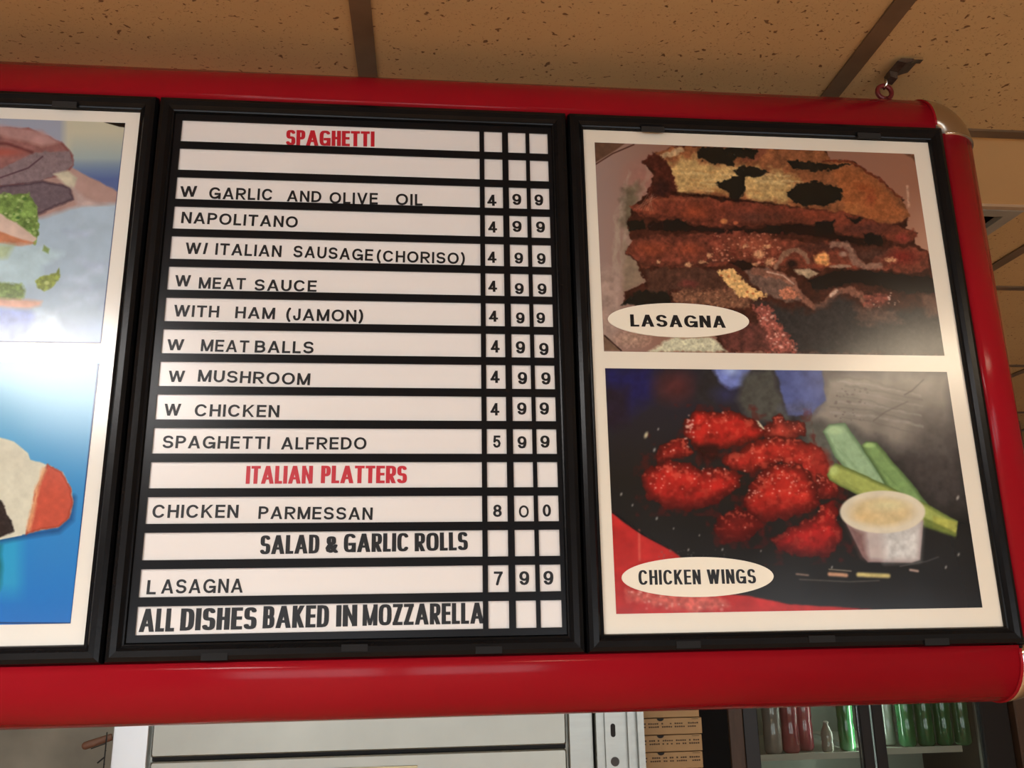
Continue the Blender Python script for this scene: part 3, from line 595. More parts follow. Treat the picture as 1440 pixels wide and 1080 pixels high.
    wing(c, [(462, 345), (520, 322), (560, 292), (650, 272), (740, 285), (815, 325), (832, 372), (850, 420), (800, 470), (740, 400), (660, 362), (600, 385), (540, 392), (480, 378)], (182, 42, 32), 60, 5, sw=30)
    c.poly([(770, 300), (830, 330), (850, 400), (800, 430), (770, 370)], (150, 40, 32), 24, 8, op=.7)
    wing(c, [(196, 400), (240, 365), (290, 350), (350, 358), (400, 380), (480, 382), (545, 402), (530, 440), (450, 500), (380, 520), (270, 518), (212, 480)], (184, 36, 28), 60, 6)
    wing(c, [(440, 585), (460, 545), (520, 512), (590, 540), (610, 580), (560, 625), (470, 632)], (112, 26, 22), 8, 7)
    wing(c, [(632, 620), (700, 575), (780, 545), (800, 500), (845, 485), (862, 540), (880, 612), (830, 676), (740, 686), (660, 660)], (188, 34, 30), 16, 8)
    wing(c, [(790, 400), (850, 420), (866, 450), (850, 480), (790, 490)], (166, 34, 28), 10, 9)
    wing(c, [(535, 500), (560, 450), (590, 400), (640, 362), (700, 366), (745, 372), (782, 430), (802, 500), (760, 530), (690, 552), (610, 558), (550, 530)], (192, 42, 32), 70, 10)
    c.specks((545, 365, 740, 500), 60, (238, 170, 140), 3, 7, 66, [(540, 500), (590, 400), (640, 362), (740, 370), (640, 420), (560, 510)], .8)
    def celery(P, a, b, n):
        c.poly(P, a, 4, 3, 30, .10, 14, shade=(b, 14))
        for k in range(n): q = random.Random(k + 8); t0 = .05 + q.random() * .5; c.line([(P[0][0] + (P[-3][0] - P[0][0]) * t0 + k * 4, P[0][1] + (P[-3][1] - P[0][1]) * t0), (P[0][0] + (P[-3][0] - P[0][0]) * (t0 + .3) + k * 4, P[0][1] + (P[-3][1] - P[0][1]) * (t0 + .3))], 2, b, 3, .25)
    celery([(808, 256), (830, 232), (886, 228), (915, 270), (1025, 430), (990, 470), (930, 440), (850, 340)], (154, 180, 134), (96, 122, 84), 4); c.blob(850, 252, 38, 20, (184, 208, 152), .6, .9)
    celery([(938, 305), (955, 290), (992, 292), (1040, 350), (1110, 430), (1180, 520), (1120, 520), (1030, 450), (980, 370)], (128, 156, 92), (76, 98, 56), 3); c.blob(966, 302, 26, 12, (170, 198, 120), .6, .9)
    celery([(822, 400), (850, 362), (900, 380), (1030, 440), (1160, 500), (1266, 560), (1260, 612), (1160, 580), (1000, 500), (900, 458), (830, 422)], (166, 172, 88), (94, 108, 52), 5); c.blob(845, 388, 22, 22, (196, 208, 120), .6, .9); c.poly([(1180, 540), (1264, 562), (1258, 608), (1180, 580)], (176, 172, 80), 8, 3)
    c.poly([(1150, 545), (1262, 600), (1255, 614), (1150, 580)], (92, 104, 44), 8, 2, op=.7)
    c.poly([(884, 560), (1150, 555), (1138, 690), (1110, 700), (962, 698), (944, 680)], (196, 176, 164), 4, 0, 30, .07, 30, shade=(140, 112, 106) and ((150, 122, 116), 18)); c.poly([(1010, 590), (1140, 570), (1132, 690), (1020, 695)], (214, 208, 196), 40, 0, op=.8)
    c.poly([(884, 560), (950, 600), (960, 690), (940, 680)], (120, 80, 74), 26, 3, op=.8)
    c.blob(1011, 528, 148, 74, (226, 208, 176), .05, 1, .05, 30); c.blob(1008, 528, 128, 58, (222, 192, 138), .35, 1, .12, 24); c.blob(1030, 505, 90, 28, (226, 212, 158), .9, .8); c.blob(950, 545, 60, 24, (224, 184, 124), .9, .6)
    c.line([(720, 738), (760, 742)], 6, (150, 120, 100), 4, .9); c.line([(830, 722), (905, 728)], 3, (190, 170, 140), 3, .9); c.line([(832, 738), (888, 742)], 13, (206, 150, 112), 7, .95); c.line([(930, 740), (1030, 744)], 15, (214, 190, 118), 8, .95); c.line([(1105, 724), (1130, 728)], 8, (196, 160, 140), 5, .9)
    c.line([(730, 756), (900, 764), (1000, 760)], 3, (120, 110, 96), 3, .8); c.line([(1070, 712), (1160, 695), (1200, 680)], 3, (110, 104, 100), 4, .7)
    c.specks((250, 655, 480, 690), 24, (120, 112, 100), 2, 6, 71, op=.6)
    c.blur(2)
    return c.material('chicken_wings_print', (233, 221, 210), .74, .19)
def paint_sandwich(x0, x1, z0, z1):
    c = Canvas(x0, x1, z0, z1, 900, (1, 0, 0), PY, 71); c.img[:] = (150, 152, 160)
    c.blend(np.clip((c.u - 84) / 12, 0, 1), (190, 182, 152)); g = np.clip((c.v - 185) / 60, 0, 1); c.blend(g * np.clip((c.u - 90) / 15, 0, 1), (128, 150, 156)); c.blend(np.clip((c.v - 222) / 30, 0, 1) * np.clip((c.u - 90) / 15, 0, 1), (84, 98, 136)); c.blend(np.clip((c.u + 0) / -80, 0, 1) * .5, (180, 176, 160))
    c.poly([(-450, 290), (60, 240), (100, 236), (170, 272), (176, 300), (160, 500), (-450, 500)], (166, 132, 118), 3, 2, 20, .08, 14)
    c.poly([(-450, 380), (-100, 330), (60, 305), (120, 288), (178, 286), (160, 500), (-450, 500)], (166, 180, 186), 8, 3, 20, .05, 20)
    for k in range(14): q = random.Random(k); x = 70 + q.random() * 90; y = 310 + q.random() * 150; c.line([(x, y), (x + 30, y + 20 - q.random() * 40)], 6 + q.random() * 8, (188, 196, 204) if k % 2 else (158, 166, 184), 8, .35)
    c.poly([(-450, 220), (-200, 170), (0, 178), (40, 180), (88, 200), (103, 218), (104, 232), (92, 246), (60, 252), (0, 266), (-450, 330)], (138, 92, 84), 3, 1.5, 10, .18, 9, shade=((116, 66, 62), 5))
    c.poly([(-450, 270), (0, 238), (50, 214), (98, 212), (103, 232), (90, 243), (50, 256), (0, 262), (-450, 330)], (126, 106, 104), 3, 2, 8, .12, 4)
    c.poly([(-450, 180), (0, 176), (60, 184), (85, 200), (60, 205), (0, 190)], (176, 134, 124), 6, 2, op=.8); c.line([(-100, 195), (10, 202), (45, 214)], 4, (92, 46, 44), 4, .8); c.blob(0, 214, 46, 9, (162, 82, 68), .8, .9); c.line([(0, 250), (40, 236), (60, 220)], 2, (74, 48, 54), 2, .8)
    c.poly([(-450, 330), (0, 262), (60, 254), (100, 262), (104, 280), (56, 302), (30, 310), (-450, 380)], (104, 88, 90), 4, 2, 8, .14, 5, shade=((66, 48, 54), 5))
    c.poly([(75, 244), (95, 240), (108, 250), (104, 266), (92, 260)], (192, 180, 150), 4, 2); c.poly([(100, 262), (120, 280), (150, 288), (110, 290)], (178, 152, 140), 6, 2)
    c.poly([(-450, 330), (-100, 280), (0, 272), (40, 272), (52, 290), (56, 330), (48, 345), (20, 325), (-20, 320), (-450, 400)], (116, 140, 70), 3, 3, 6, .4, 7)
    c.specks((-200, 275, 52, 330), 90, (176, 190, 120), 2, 5, 5, op=.7); c.specks((-200, 275, 50, 325), 60, (64, 96, 44), 2, 5, 6, op=.7)
    c.poly([(-450, 420), (-20, 300), (0, 300), (30, 318), (52, 336), (44, 346), (0, 338), (-450, 480)], (204, 174, 152), 3, 2, 8, .1); c.poly([(-450, 430), (0, 325), (50, 342), (30, 346), (0, 342), (-450, 480)], (184, 118, 82), 3, 2)
    c.poly([(-450, 480), (0, 345), (60, 348), (90, 356), (60, 375), (58, 400), (0, 402), (-450, 500)], (176, 194, 192), 10, 4, 10, .1)
    c.poly([(-40, 345), (20, 345), (10, 362), (-40, 370)], (168, 180, 140), 8, 3)
    c.poly([(62, 345), (70, 350), (68, 356), (60, 352)], (132, 150, 88), 3, 1.5); c.poly([(50, 396), (56, 390), (78, 384), (84, 377), (84, 390), (74, 404), (62, 410), (52, 404)], (138, 148, 64), 2.5, 2, 6, .3, 5); c.blob(66, 398, 5, 4, (190, 194, 110), .6)
    c.poly([(-450, 500), (0, 398), (32, 400), (36, 414), (30, 424), (0, 424), (-450, 520)], (118, 136, 70), 5, 3, 6, .3, 5); c.poly([(-450, 520), (0, 420), (40, 422), (58, 424), (56, 430), (40, 436), (0, 432)], (206, 156, 128), 6, 3)
    c.poly([(-450, 540), (0, 434), (40, 436), (56, 446), (50, 462), (20, 480), (-450, 560)], (146, 158, 200), 10, 3); c.poly([(50, 436), (80, 440), (90, 470), (60, 480), (40, 470)], (206, 220, 224), 12, 3, op=.8)
    c.blend(np.clip((c.v - 440) / 40, 0, 1) * np.clip((c.u - 90) / 40, 0, 1) * .8, (146, 166, 200))
    c.poly([(144, 171), (177, 172.5), (176, 179), (168, 178)], (18, 16, 16), 1.2, 0)
    c.line([(177, 172), (141.7, 482.4), (-400, 476)], 1.8, (56, 58, 92), 1, .85, wa=0)  # dark edging along the sheet, its thickness shadow painted in
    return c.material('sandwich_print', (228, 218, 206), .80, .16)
def paint_roll(x0, x1, z0, z1):
    c = Canvas(x0, x1, z0, z1, 900, (1, 0, 0), PY, 91); g = np.clip((c.v - 520) / 170, 0, 1)[..., None]; h = np.clip((c.v - 690) / 180, 0, 1)[..., None]
    c.img[:] = (np.array((150, 206, 222)) * (1 - g) + np.array((52, 138, 192)) * g) * (1 - h) + np.array((30, 112, 186)) * h
    c.blend(np.clip((40 - c.u) / 20, 0, 1) * np.clip((c.v - 750) / 10, 0, 1) * np.clip((850 - c.v) / 30, 0, 1) * .7, (50, 166, 196)); c.poly([(-300, 770), (0, 768), (2, 800), (0, 830), (-300, 860)], (24, 110, 110), 10, 4)
    c.line([(103, 700), (100, 730), (82, 746), (60, 749), (35, 753), (0, 760)], 8, (20, 60, 104), 8, .7)
    c.poly([(-450, 640), (-200, 600), (0, 615), (20, 621), (40, 637), (43, 646), (66, 653), (88, 664), (100, 686), (103, 708), (98, 728), (82, 742), (58, 745), (35, 752), (0, 758), (-450, 780)], (214, 206, 178), 2.5, 1, 8, .07, 12)
    c.poly([(66, 652), (88, 664), (100, 686), (103, 708), (98, 728), (82, 742), (58, 745), (36, 752), (40, 735), (46, 712), (50, 690), (60, 668)], (196, 82, 58), 3, 1.5, 6, .10, 8, shade=((150, 58, 40), 4))
    c.line([(62, 660), (52, 690), (47, 715), (40, 745)], 6, (222, 160, 110), 5, .8, wa=2, ws=6)
    c.poly([(-450, 700), (-100, 700), (0, 703), (8, 712), (8, 720), (16, 732), (20, 748), (0, 757), (-450, 770)], (48, 38, 34), 3, 2, 7, .3, 5); c.line([(0, 758), (30, 752)], 2, (230, 220, 190), 2)
    c.line([(138.5, 512), (100, 876.7), (-400, 874)], 2.0, (14, 44, 92), 1, .9, wa=0)  # right and bottom edging, painted dark for the sheet's thickness shadow
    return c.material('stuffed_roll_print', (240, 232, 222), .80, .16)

# ------------------------------------------------------------------ the sign: housing
PL, PM, PR = -.4570, 0.0, .4573          # left edges of the three panels
FX0, FX1, FZ0, FZ1 = -.4572, .9174, 0.0, .6
def rail_profile(r=.05, n=26, cut=.0005):
    a0 = math.acos(max(-1, -(.01 - cut) / r)); out = []
    for k in range(n + 1):
        a = -a0 + 2 * a0 * k / n; out.append((.01 + r * math.cos(a), .048 + r * math.sin(a)))
    return [(o, y) for o, y in out]
RP = rail_profile()
sign = thing('menu_sign', 'long red round-edged menu sign housing hanging under the ceiling', 'sign', ((FX0 + FX1) / 2, .05, -.06))
pv = .007
def straight(name, fn, label=None):
    mb = MB(); mb.loft([[fn(0, o, y) for o, y in RP], [fn(1, o, y) for o, y in RP]]); return part(name, mb, RED, sign, label)
straight('red_rail', lambda t, o, y: ((FX0 + pv, FX1 - pv)[t], y, FZ1 + o))
straight('red_rail', lambda t, o, y: ((FX0 + pv, FX1 - pv)[t], y, FZ0 - o))
straight('red_rail', lambda t, o, y: (FX1 + o, y, (FZ0 + pv, FZ1 - pv)[t]))
straight('red_rail', lambda t, o, y: (FX0 - o, y, (FZ0 + pv, FZ1 - pv)[t]))
part('back_panel', MB().box(FX0, FX1, .03, .09, FZ0, FZ1), mat('back_sheet', (.05, .05, .05), .6), sign)
RC = rail_profile(.0512, cut=.0036)
for sx, sz in ((1, 1), (1, -1), (-1, 1), (-1, -1)):
    cx = FX1 - pv if sx > 0 else FX0 + pv; cz = FZ1 - pv if sz > 0 else FZ0 + pv
    rings = []
    for k in range(15):
        a = math.pi / 2 * k / 14; rings.append([(cx + sx * (o + pv) * math.cos(a), y, cz + sz * (o + pv) * math.sin(a)) for o, y in RC])
    cap = part('corner_cap', MB().loft(rings), CAPM if sz > 0 else CHROME, sign, 'dull grey-brown metal corner cap' if sz > 0 else 'bright metal corner cap')
    for a, nm in ((0, 0), (math.pi / 2, 1)):      # raised rim where the cap meets each rail
        ro = rail_profile(.0522 if nm == 0 else .0517, cut=.0036); R2 = []
        for e in (-.0012, .0012):
            if nm == 0: R2.append([(cx + sx * (o + pv), y, cz + sz * e) for o, y in ro])
            else: R2.append([(cx + sx * e, y, cz + sz * (o + pv)) for o, y in ro])
        part('cap_rim', MB().loft(R2), CHROME if nm == 0 else RED, cap)
# lifting eye and hook
ex, ey = .877, .040
eye = MB(); eye.lathe(ex, ey, [(.0085, FZ1 + .055), (.0085, FZ1 + .0605), (.0045, FZ1 + .062), (.0035, FZ1 + .067)], 14)
cz = FZ1 + .075; eye.loft([[(ex + (.0095 + .003 * math.cos(b)) * math.cos(a), ey + .003 * math.sin(b), cz + (.0095 + .003 * math.cos(b)) * math.sin(a)) for b in [2 * math.pi * k / 8 for k in range(8)]] for a in [2 * math.pi * i / 18 for i in range(18)]], closed=True)
part('lifting_eye', eye, mat('painted_eye', (.16, .012, .012), .4), sign, 'dark red eye bolt on the top rail')
hk = thing('sign_hook', 'tarnished metal hook and clip joining sign eye to ceiling', 'hook', (ex, ey, FZ1 + .08))
pts = []
for k in range(15):
    a = math.radians(-200 + 250 * k / 14); pts.append((ex + .002, ey + .0065 * math.cos(a) - .001, FZ1 + .0845 - .0035 + .0065 * math.sin(a) + .0015))
part('wire_hook', MB().tube([(ex + .004, ey - .004, CZ - .004), (ex + .003, ey - .006, FZ1 + .092), (ex + .001, ey - .004, FZ1 + .083), (ex, ey, FZ1 + .080), (ex, ey + .004, FZ1 + .083), (ex + .001, ey + .004, FZ1 + .089)], .0018, 8), CHROME, hk)
part('ceiling_clip', MB().prism([(ex + .0, CZ - .0045), (ex + .012, CZ - .0065), (ex + .030, CZ - .0005), (ex + .026, CZ + .000), (ex + .006, CZ - .0005)], ey - .036, ey - .008).prism([(ex + .001, CZ - .0125), (ex + .010, CZ - .0155), (ex + .0115, CZ - .005), (ex + .001, CZ - .004)], ey - .016, ey - .002), RUST, hk)
part('clip_plate', MB().box(ex + .020, ex + .032, ey - .040, ey - .032, CZ - .004, CZ - .0005), CHROME, hk)

# ------------------------------------------------------------------ framed panels
PROF = [(.0004, .018), (.0004, .001), (.0022, -.0045), (.0062, -.0065), (.0118, -.0060), (.0150, -.0028), (.0160, -.0034), (.0174, -.0028), (.0182, -.0002), (.0184, .018)]
def frame_mesh(x0, x1, z0, z1):
    rings = []
    for cx, cz, sx, sz in ((x0, z0, 1, 1), (x1, z0, -1, 1), (x1, z1, -1, -1), (x0, z1, 1, -1)):
        rings.append([(cx + sx * t, y, cz + sz * t) for t, y in PROF])
    return MB().loft(rings, closed=True, smooth=False)
def panel(name, label, cat, x0, x1):
    t = thing(name, label, cat, ((x0 + x1) / 2, .005, FZ0), None)
    part('frame', frame_mesh(x0 + .0006, x1 - .0006, FZ0, FZ1), BLACK, t)
    return t
def clips(t, items):
    for pxa, pxb, py0, py1, top in items:
        a = at(pxa, py0, -.006); b = at(pxb, py1, -.006); z = (a[2] + b[2]) / 2; h = .0033
        part('frame_clip', MB().box(a[0], b[0], -.0072, -.0052, z - h, z + h), mat('clip_plastic', (.012, .012, .012), .55, spec=.12) if not top else DARK, t)

# menu panel
mp = panel('menu_board', 'black framed menu panel of white price strips in the middle of the sign', 'menu', PM, PR)
SL, SR = .0262, .3556; COLS = [(.3609, .3815), (.3883, .4085), (.4129, .4341)]; ZT, PITCH, WH = .5735, .03478, .02616
gx0, gx1, gz0, gz1 = PM + .0188, PR - .0188, FZ0 + .0188, FZ1 - .0188
g = MB(); G0, G1 = 0.0, .0016
rows = [(ZT - i * PITCH, ZT - i * PITCH - WH) for i in range(16)]
zs = [gz1] + [v for r_ in rows for v in r_] + [gz0]
for a, b in zip(zs[0::2], zs[1::2]): g.box(gx0, gx1, G0, G1, b, a)
xs = [gx0, SL, SR] + [v for c in COLS for v in c] + [gx1]
for zt, zb in rows:
    for a, b in zip(xs[0::2], xs[1::2]): g.box(a, b, G0, G1, zb, zt)
part('letter_grid', g, GRID, mp)
part('backing', MB().box(gx0, gx1, .0045, .012, gz0, gz1), DARK, mp)
strips = []
names = ['SPAGHETTI', '', 'W GARLIC AND OLIVE OIL', 'NAPOLITANO', 'W/ ITALIAN SAUSAGE (CHORISO)', 'W MEAT SAUCE', 'WITH HAM (JAMON)', 'W MEATBALLS', 'W MUSHROOM', 'W CHICKEN', 'SPAGHETTI ALFREDO', 'ITALIAN PLATTERS', 'CHICKEN PARMESSAN', 'SALAD & GARLIC ROLLS', 'LASAGNA', 'ALL DISHES BAKED IN MOZZARELLA']
SY = .0022; tiles = []
for i, (zt, zb) in enumerate(rows):
    o = part('menu_strip', MB().box(SL - .002, SR + .0015, SY, SY + .0008, zb - .0012, zt + .0012), STRIP, mp,
             ('white strip reading ' + names[i]) if names[i] else 'blank white strip'); strips.append(o)
    tt = []
    for a, b in COLS: tt.append(part('price_tile', MB().box(a - .0012, b + .0012, SY + .0001, SY + .0009, zb - .0012, zt + .0012), STRIP, mp))
    tiles.append(tt)
c3 = lambda x, y: (220 + x / 2.4, 130 + y / 2.4)
c4 = lambda x, y: (150 + x / 2.1493, 460 + y / 2.15)
W3 = {2: [('W', 80, 353, 137, 352, 36), ('GARLIC', 177, 359, 392, 365, 39), ('AND', 440, 368, 556, 371, 37), ('OLIVE', 584, 375, 747, 378, 38), ('OIL', 808, 380, 898, 382, 38)],
      3: [('NAPOLITANO', 83, 441, 476, 457, 38)],
      4: [('W/', 97, 545, 172, 546, 38), ('ITALIAN', 198, 548, 421, 556, 39), ('SAUSAGE', 461, 556, 730, 569, 39), ('(CHORISO)', 743, 571, 1041, 580, 38)],
      5: [('W', 62, 655, 115, 655, 38), ('MEAT', 142, 662, 300, 665, 38), ('SAUCE', 330, 669, 540, 673, 38)],
      6: [('WITH', 57, 756, 210, 760, 39), ('HAM', 265, 762, 399, 766, 39), ('(JAMON)', 437, 769, 697, 775, 40)]}
W4 = {7: [('W', 182, 70, 233, 70, 33), ('MEAT', 284, 73, 429, 77, 36), ('BALLS', 447, 77, 625, 80, 36)], 8: [('W', 186, 166, 235, 166, 34), ('MUSHROOM', 275, 165, 614, 176, 36)],
      9: [('W', 173, 268, 223, 268, 36), ('CHICKEN', 265, 270, 521, 273, 37)], 10: [('SPAGHETTI', 168, 366, 492, 369, 38), ('ALFREDO', 527, 370, 785, 370, 37)],
      12: [('CHICKEN', 137, 577, 397, 577, 40), ('PARMESSAN', 458, 580, 803, 583, 38)], 14: [('L', 120, 808, 148, 808, 43), ('ASAGNA', 164, 806, 411, 803, 43)]}
for D, c in ((W3, c3), (W4, c4)):
    for i, ws in D.items():
        for t, xa, ya, xb, yb, h in ws:
            k = 2.4 if c is c3 else 2.15
            word(t, c(xa, ya), c(xb, yb), h / k, 'round', INK, strips[i], SY)
word('SPAGHETTI', c3(437, 178), c3(736, 183), 51 / 2.4, 'heavy', REDINK, strips[0], SY, single='lettering')
for i, ws in {11: [('ITALIAN', 420, 474, 622, 473, 54), ('PLATTERS', 647, 472, 907, 472, 53)],
              13: [('SALAD', 463, 687, 642, 684, 57), ('&', 661, 683, 700, 682, 50), ('GARLIC', 716, 681, 913, 678, 56), ('ROLLS', 931, 678, 1092, 674, 55)],
              15: [('ALL', 97, 922, 203, 920, 70), ('DISHES', 221, 918, 452, 913, 67), ('BAKED', 471, 911, 671, 907, 67), ('IN', 693, 906, 757, 904, 65), ('MOZZARELLA', 773, 903, 1140, 896, 64)]}.items():
    for t, xa, ya, xb, yb, h in ws:
        word(t, c4(xa, ya), c4(xb, yb), h / 2.15, 'heavy', REDINK if i == 11 else INK, strips[i], SY, single='lettering', clip=SR + .001)
D3 = {2: [(1117, 1148, 383), (1202, 1232, 380), (1277, 1306, 382)], 3: [(1120, 1150, 473), (1202, 1233, 471), (1282, 1312, 473)], 4: [(1118, 1148, 575), (1209, 1238, 578), (1285, 1314, 580)], 5: [(1120, 1150, 673), (1210, 1240, 681), (1287, 1317, 682)], 6: [(1122, 1153, 774), (1214, 1243, 780), (1283, 1312, 780)]}
D4 = {7: [(1161, 1188, 77), (1237, 1265, 80), (1308, 1336, 85)], 8: [(1160, 1188, 169), (1243, 1271, 173), (1314, 1342, 174)], 9: [(1160, 1187, 267), (1241, 1269, 265), (1309, 1337, 265)], 10: [(1168, 1191, 365), (1242, 1269, 367), (1311, 1339, 365)], 12: [(1168, 1194, 574), (1246, 1276, 576), (1318, 1343, 573)], 14: [(1170, 1197, 781), (1247, 1277, 780), (1320, 1350, 779)]}
for D, c, k in ((D3, c3, 2.4), (D4, c4, 2.15)):
    for i, L_ in D.items():
        s_ = {12: '8O0', 14: '799', 10: '599'}.get(i, '499')
        for ch, (a, b, y), tl in zip(s_, L_, tiles[i]):
            word(ch, c(a, y), c(b, y), (42 if i == 14 else 37) / k if c is c4 else 37 / k, 'digit', INK, tl, SY + .0001)
clips(mp, [(283, 320, 922, 925, 0), (480, 517, 911, 911, 0), (669, 706, 914, 914, 0)])

# picture panels
def oval(parent, pxa, pya, pxb, pyb, pt, pb, words, font, label):
    a = at(pxa, pya, 0); b = at(pxb, pyb, 0); cx, czz = (a[0] + b[0]) / 2, (at((pxa + pxb) / 2, pt, 0)[2] + at((pxa + pxb) / 2, pb, 0)[2]) / 2
    rx = (b[0] - a[0]) / 2; rz = (at((pxa + pxb) / 2, pt, 0)[2] - at((pxa + pxb) / 2, pb, 0)[2]) / 2
    P = [(cx + rx * math.cos(2 * math.pi * k / 64), czz + rz * math.sin(2 * math.pi * k / 64)) for k in range(64)]
    o = part('name_oval', MB().prism(P, -.0004, PY), OVAL, parent, label)
    for t, p0, p1, h in words: word(t, p0, p1, h, font, INK, o, -.0004, .0003, single='lettering')
def sheet_bounds(tl, tr, br, bl):
    q = [at(*p, PY) for p in (tl, tr, br, bl)]; return (q[0][0] + q[3][0]) / 2, (q[1][0] + q[2][0]) / 2, (q[2][2] + q[3][2]) / 2, (q[0][2] + q[1][2]) / 2
rp = panel('picture_board', 'black framed picture panel with lasagna and chicken wings photographs', 'menu', PR, FX1)
part('backing_board', MB().box(PR + .0188, FX1 - .0188, .0015, .012, FZ0 + .0170, FZ1 - .0188), BOARD, rp)
b1 = sheet_bounds((835.7, 200), (1286.8, 216.9), (1327, 501), (850, 493)); b2 = sheet_bounds((850.8, 517), (1332.5, 523.8), (1381, 856), (866.7, 861.7))
print_sheet(rp, *b1, paint_lasagna(*b1), PY, 'photograph of a layered lasagna slice')
print_sheet(rp, *b2, paint_wings(*b2), PY, 'photograph of red chicken wings, celery and a dip cup')
fl = lambda x, y: (820 + x / 2.6667, 170 + y / 2.6667); fw_ = lambda x, y: (820 + x / 2.4, 500 + y / 2.4)
oval(rp, *fl(93, 744), *fl(622, 752), fl(0, 684)[1], fl(0, 812)[1], [('LASAGNA', fl(178, 771), fl(535, 776), 45 / 2.667)], 'humanist', 'ivory oval sticker reading LASAGNA')
oval(rp, *fw_(130, 745), *fw_(643, 748), fw_(0, 680)[1], fw_(0, 815)[1], [('CHICKEN', fw_(188, 774), fw_(398, 772), 50 / 2.4), ('WINGS', fw_(420, 771), fw_(584, 769), 49 / 2.4)], 'narrow', 'ivory oval sticker reading CHICKEN WINGS')
clips(rp, [(951, 985, 907, 906, 0), (1137, 1174, 899, 898, 0), (1300, 1334, 903, 902, 0), (902, 934, 181, 183, 1), (1206, 1238, 190, 192, 1)])
lp = panel('picture_board', 'black framed picture panel with sandwich photographs, cut by the left picture edge', 'menu', FX0, PM)
part('backing_board', MB().box(FX0 + .0188, PM - .0188, .0015, .012, FZ0 + .0170, FZ1 - .0188), BOARDL, lp)
a = at(176, 173, PY); b = at(141.7, 482.4, PY); lx0 = FX0 + .045
b3 = (lx0, (a[0] + b[0]) / 2, b[2], a[2]); a = at(138.5, 510.5, PY); b = at(100, 876.7, PY); b4 = (lx0, (a[0] + b[0]) / 2, b[2], a[2])
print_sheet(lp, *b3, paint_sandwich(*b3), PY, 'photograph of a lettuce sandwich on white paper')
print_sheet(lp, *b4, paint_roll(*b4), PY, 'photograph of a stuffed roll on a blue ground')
clips(lp, [(74, 108, 146, 148, 1)])

# ------------------------------------------------------------------ kitchen behind, seen under the sign
SC = 1.30
cab = thing('steel_cabinet', 'stainless steel cabinet with drawer fronts below the sign', 'cabinet', (.15, SC + .3, FL))
CT = .12
part('body', MB().box(-.405, .70, SC + .02, SC + .62, FL, CT), STEELD, cab)
part('left_stile', MB().cbox(-.410, -.331, SC - .004, SC + .02, FL, CT, .002), mat('pale_steel', (.68, .72, .74), .42, metal=.9, noise=.06, nscale=8), cab)
part('right_stile', MB().cbox(.641, .700, SC - .004, SC + .02, FL, CT, .002), STEEL, cab)
part('upper_panel', MB().cbox(-.324, .635, SC, SC + .02, -.271, CT, .003), STEELD, cab)
dr = part('lower_panel', MB().cbox(-.324, .635, SC, SC + .02, -1.0, -.281, .003), STEELD, cab)
part('seam', MB().box(-.324, .635, SC + .014, SC + .02, -.281, -.271), DARK, cab)
part('kick_panel', MB().cbox(-.324, .635, SC, SC + .02, FL + .1, -1.01, .003), STEELD, cab)
hx0, hx1 = .045, .282
part('recessed_handle', MB().box(hx0, hx1, SC - .004, SC, -.3135, -.306).box(hx0, hx0 + .008, SC - .004, SC, -.39, -.3135).box(hx1 - .008, hx1, SC - .004, SC, -.39, -.3135).box(hx0 + .008, hx1 - .008, SC - .003, SC, -.39, -.380), mat('brass_pull', (.36, .30, .18), .35, metal=1.), dr)
ch = thing('slotted_upright', 'ribbed steel upright with slots, between cabinet and pizza boxes', 'shelf upright', (.765, SC, FL))
part('channel', MB().box(.703, .716, SC - .030, SC + .03, FL, .2).box(.716, .727, SC - .006, SC + .03, FL, .2).box(.727, .780, SC - .014, SC + .03, FL, .2)
     .box(.780, .788, SC - .026, SC + .03, FL, .2).box(.788, .806, SC - .004, SC + .03, FL, .2).box(.806, .811, SC - .018, SC + .03, FL, .2).box(.811, .824, SC - .008, SC + .03, FL, .2), STEEL, ch)
for k in range(-3, 4):
    p = at(862, 1027, SC - .014); q = at(865, 1071, SC - .014); zz = (p[2] - q[2]) * 2
    r_ = .0058; H = .0135; cx_, cz_ = p[0], p[2] - k * zz
    part('slot', MB().prism([(cx_ + r_ * math.cos(a), cz_ + (H if math.sin(a) > 0 else -H) * .7 + r_ * math.sin(a)) for a in [math.radians(10 + 20 * i) for i in range(18)]], SC - .0146, SC - .0139), DARK, ch)
    cx_, cz_ = q[0], q[2] - k * zz; r_ = .0105
    part('bolt', MB().prism([(cx_ + r_ * math.cos(a), cz_ + r_ * math.sin(a)) for a in [math.radians(20 * i) for i in range(18)]], SC - .0150, SC - .0139), mat('dark_bolt', (.05, .045, .04), .5), ch)
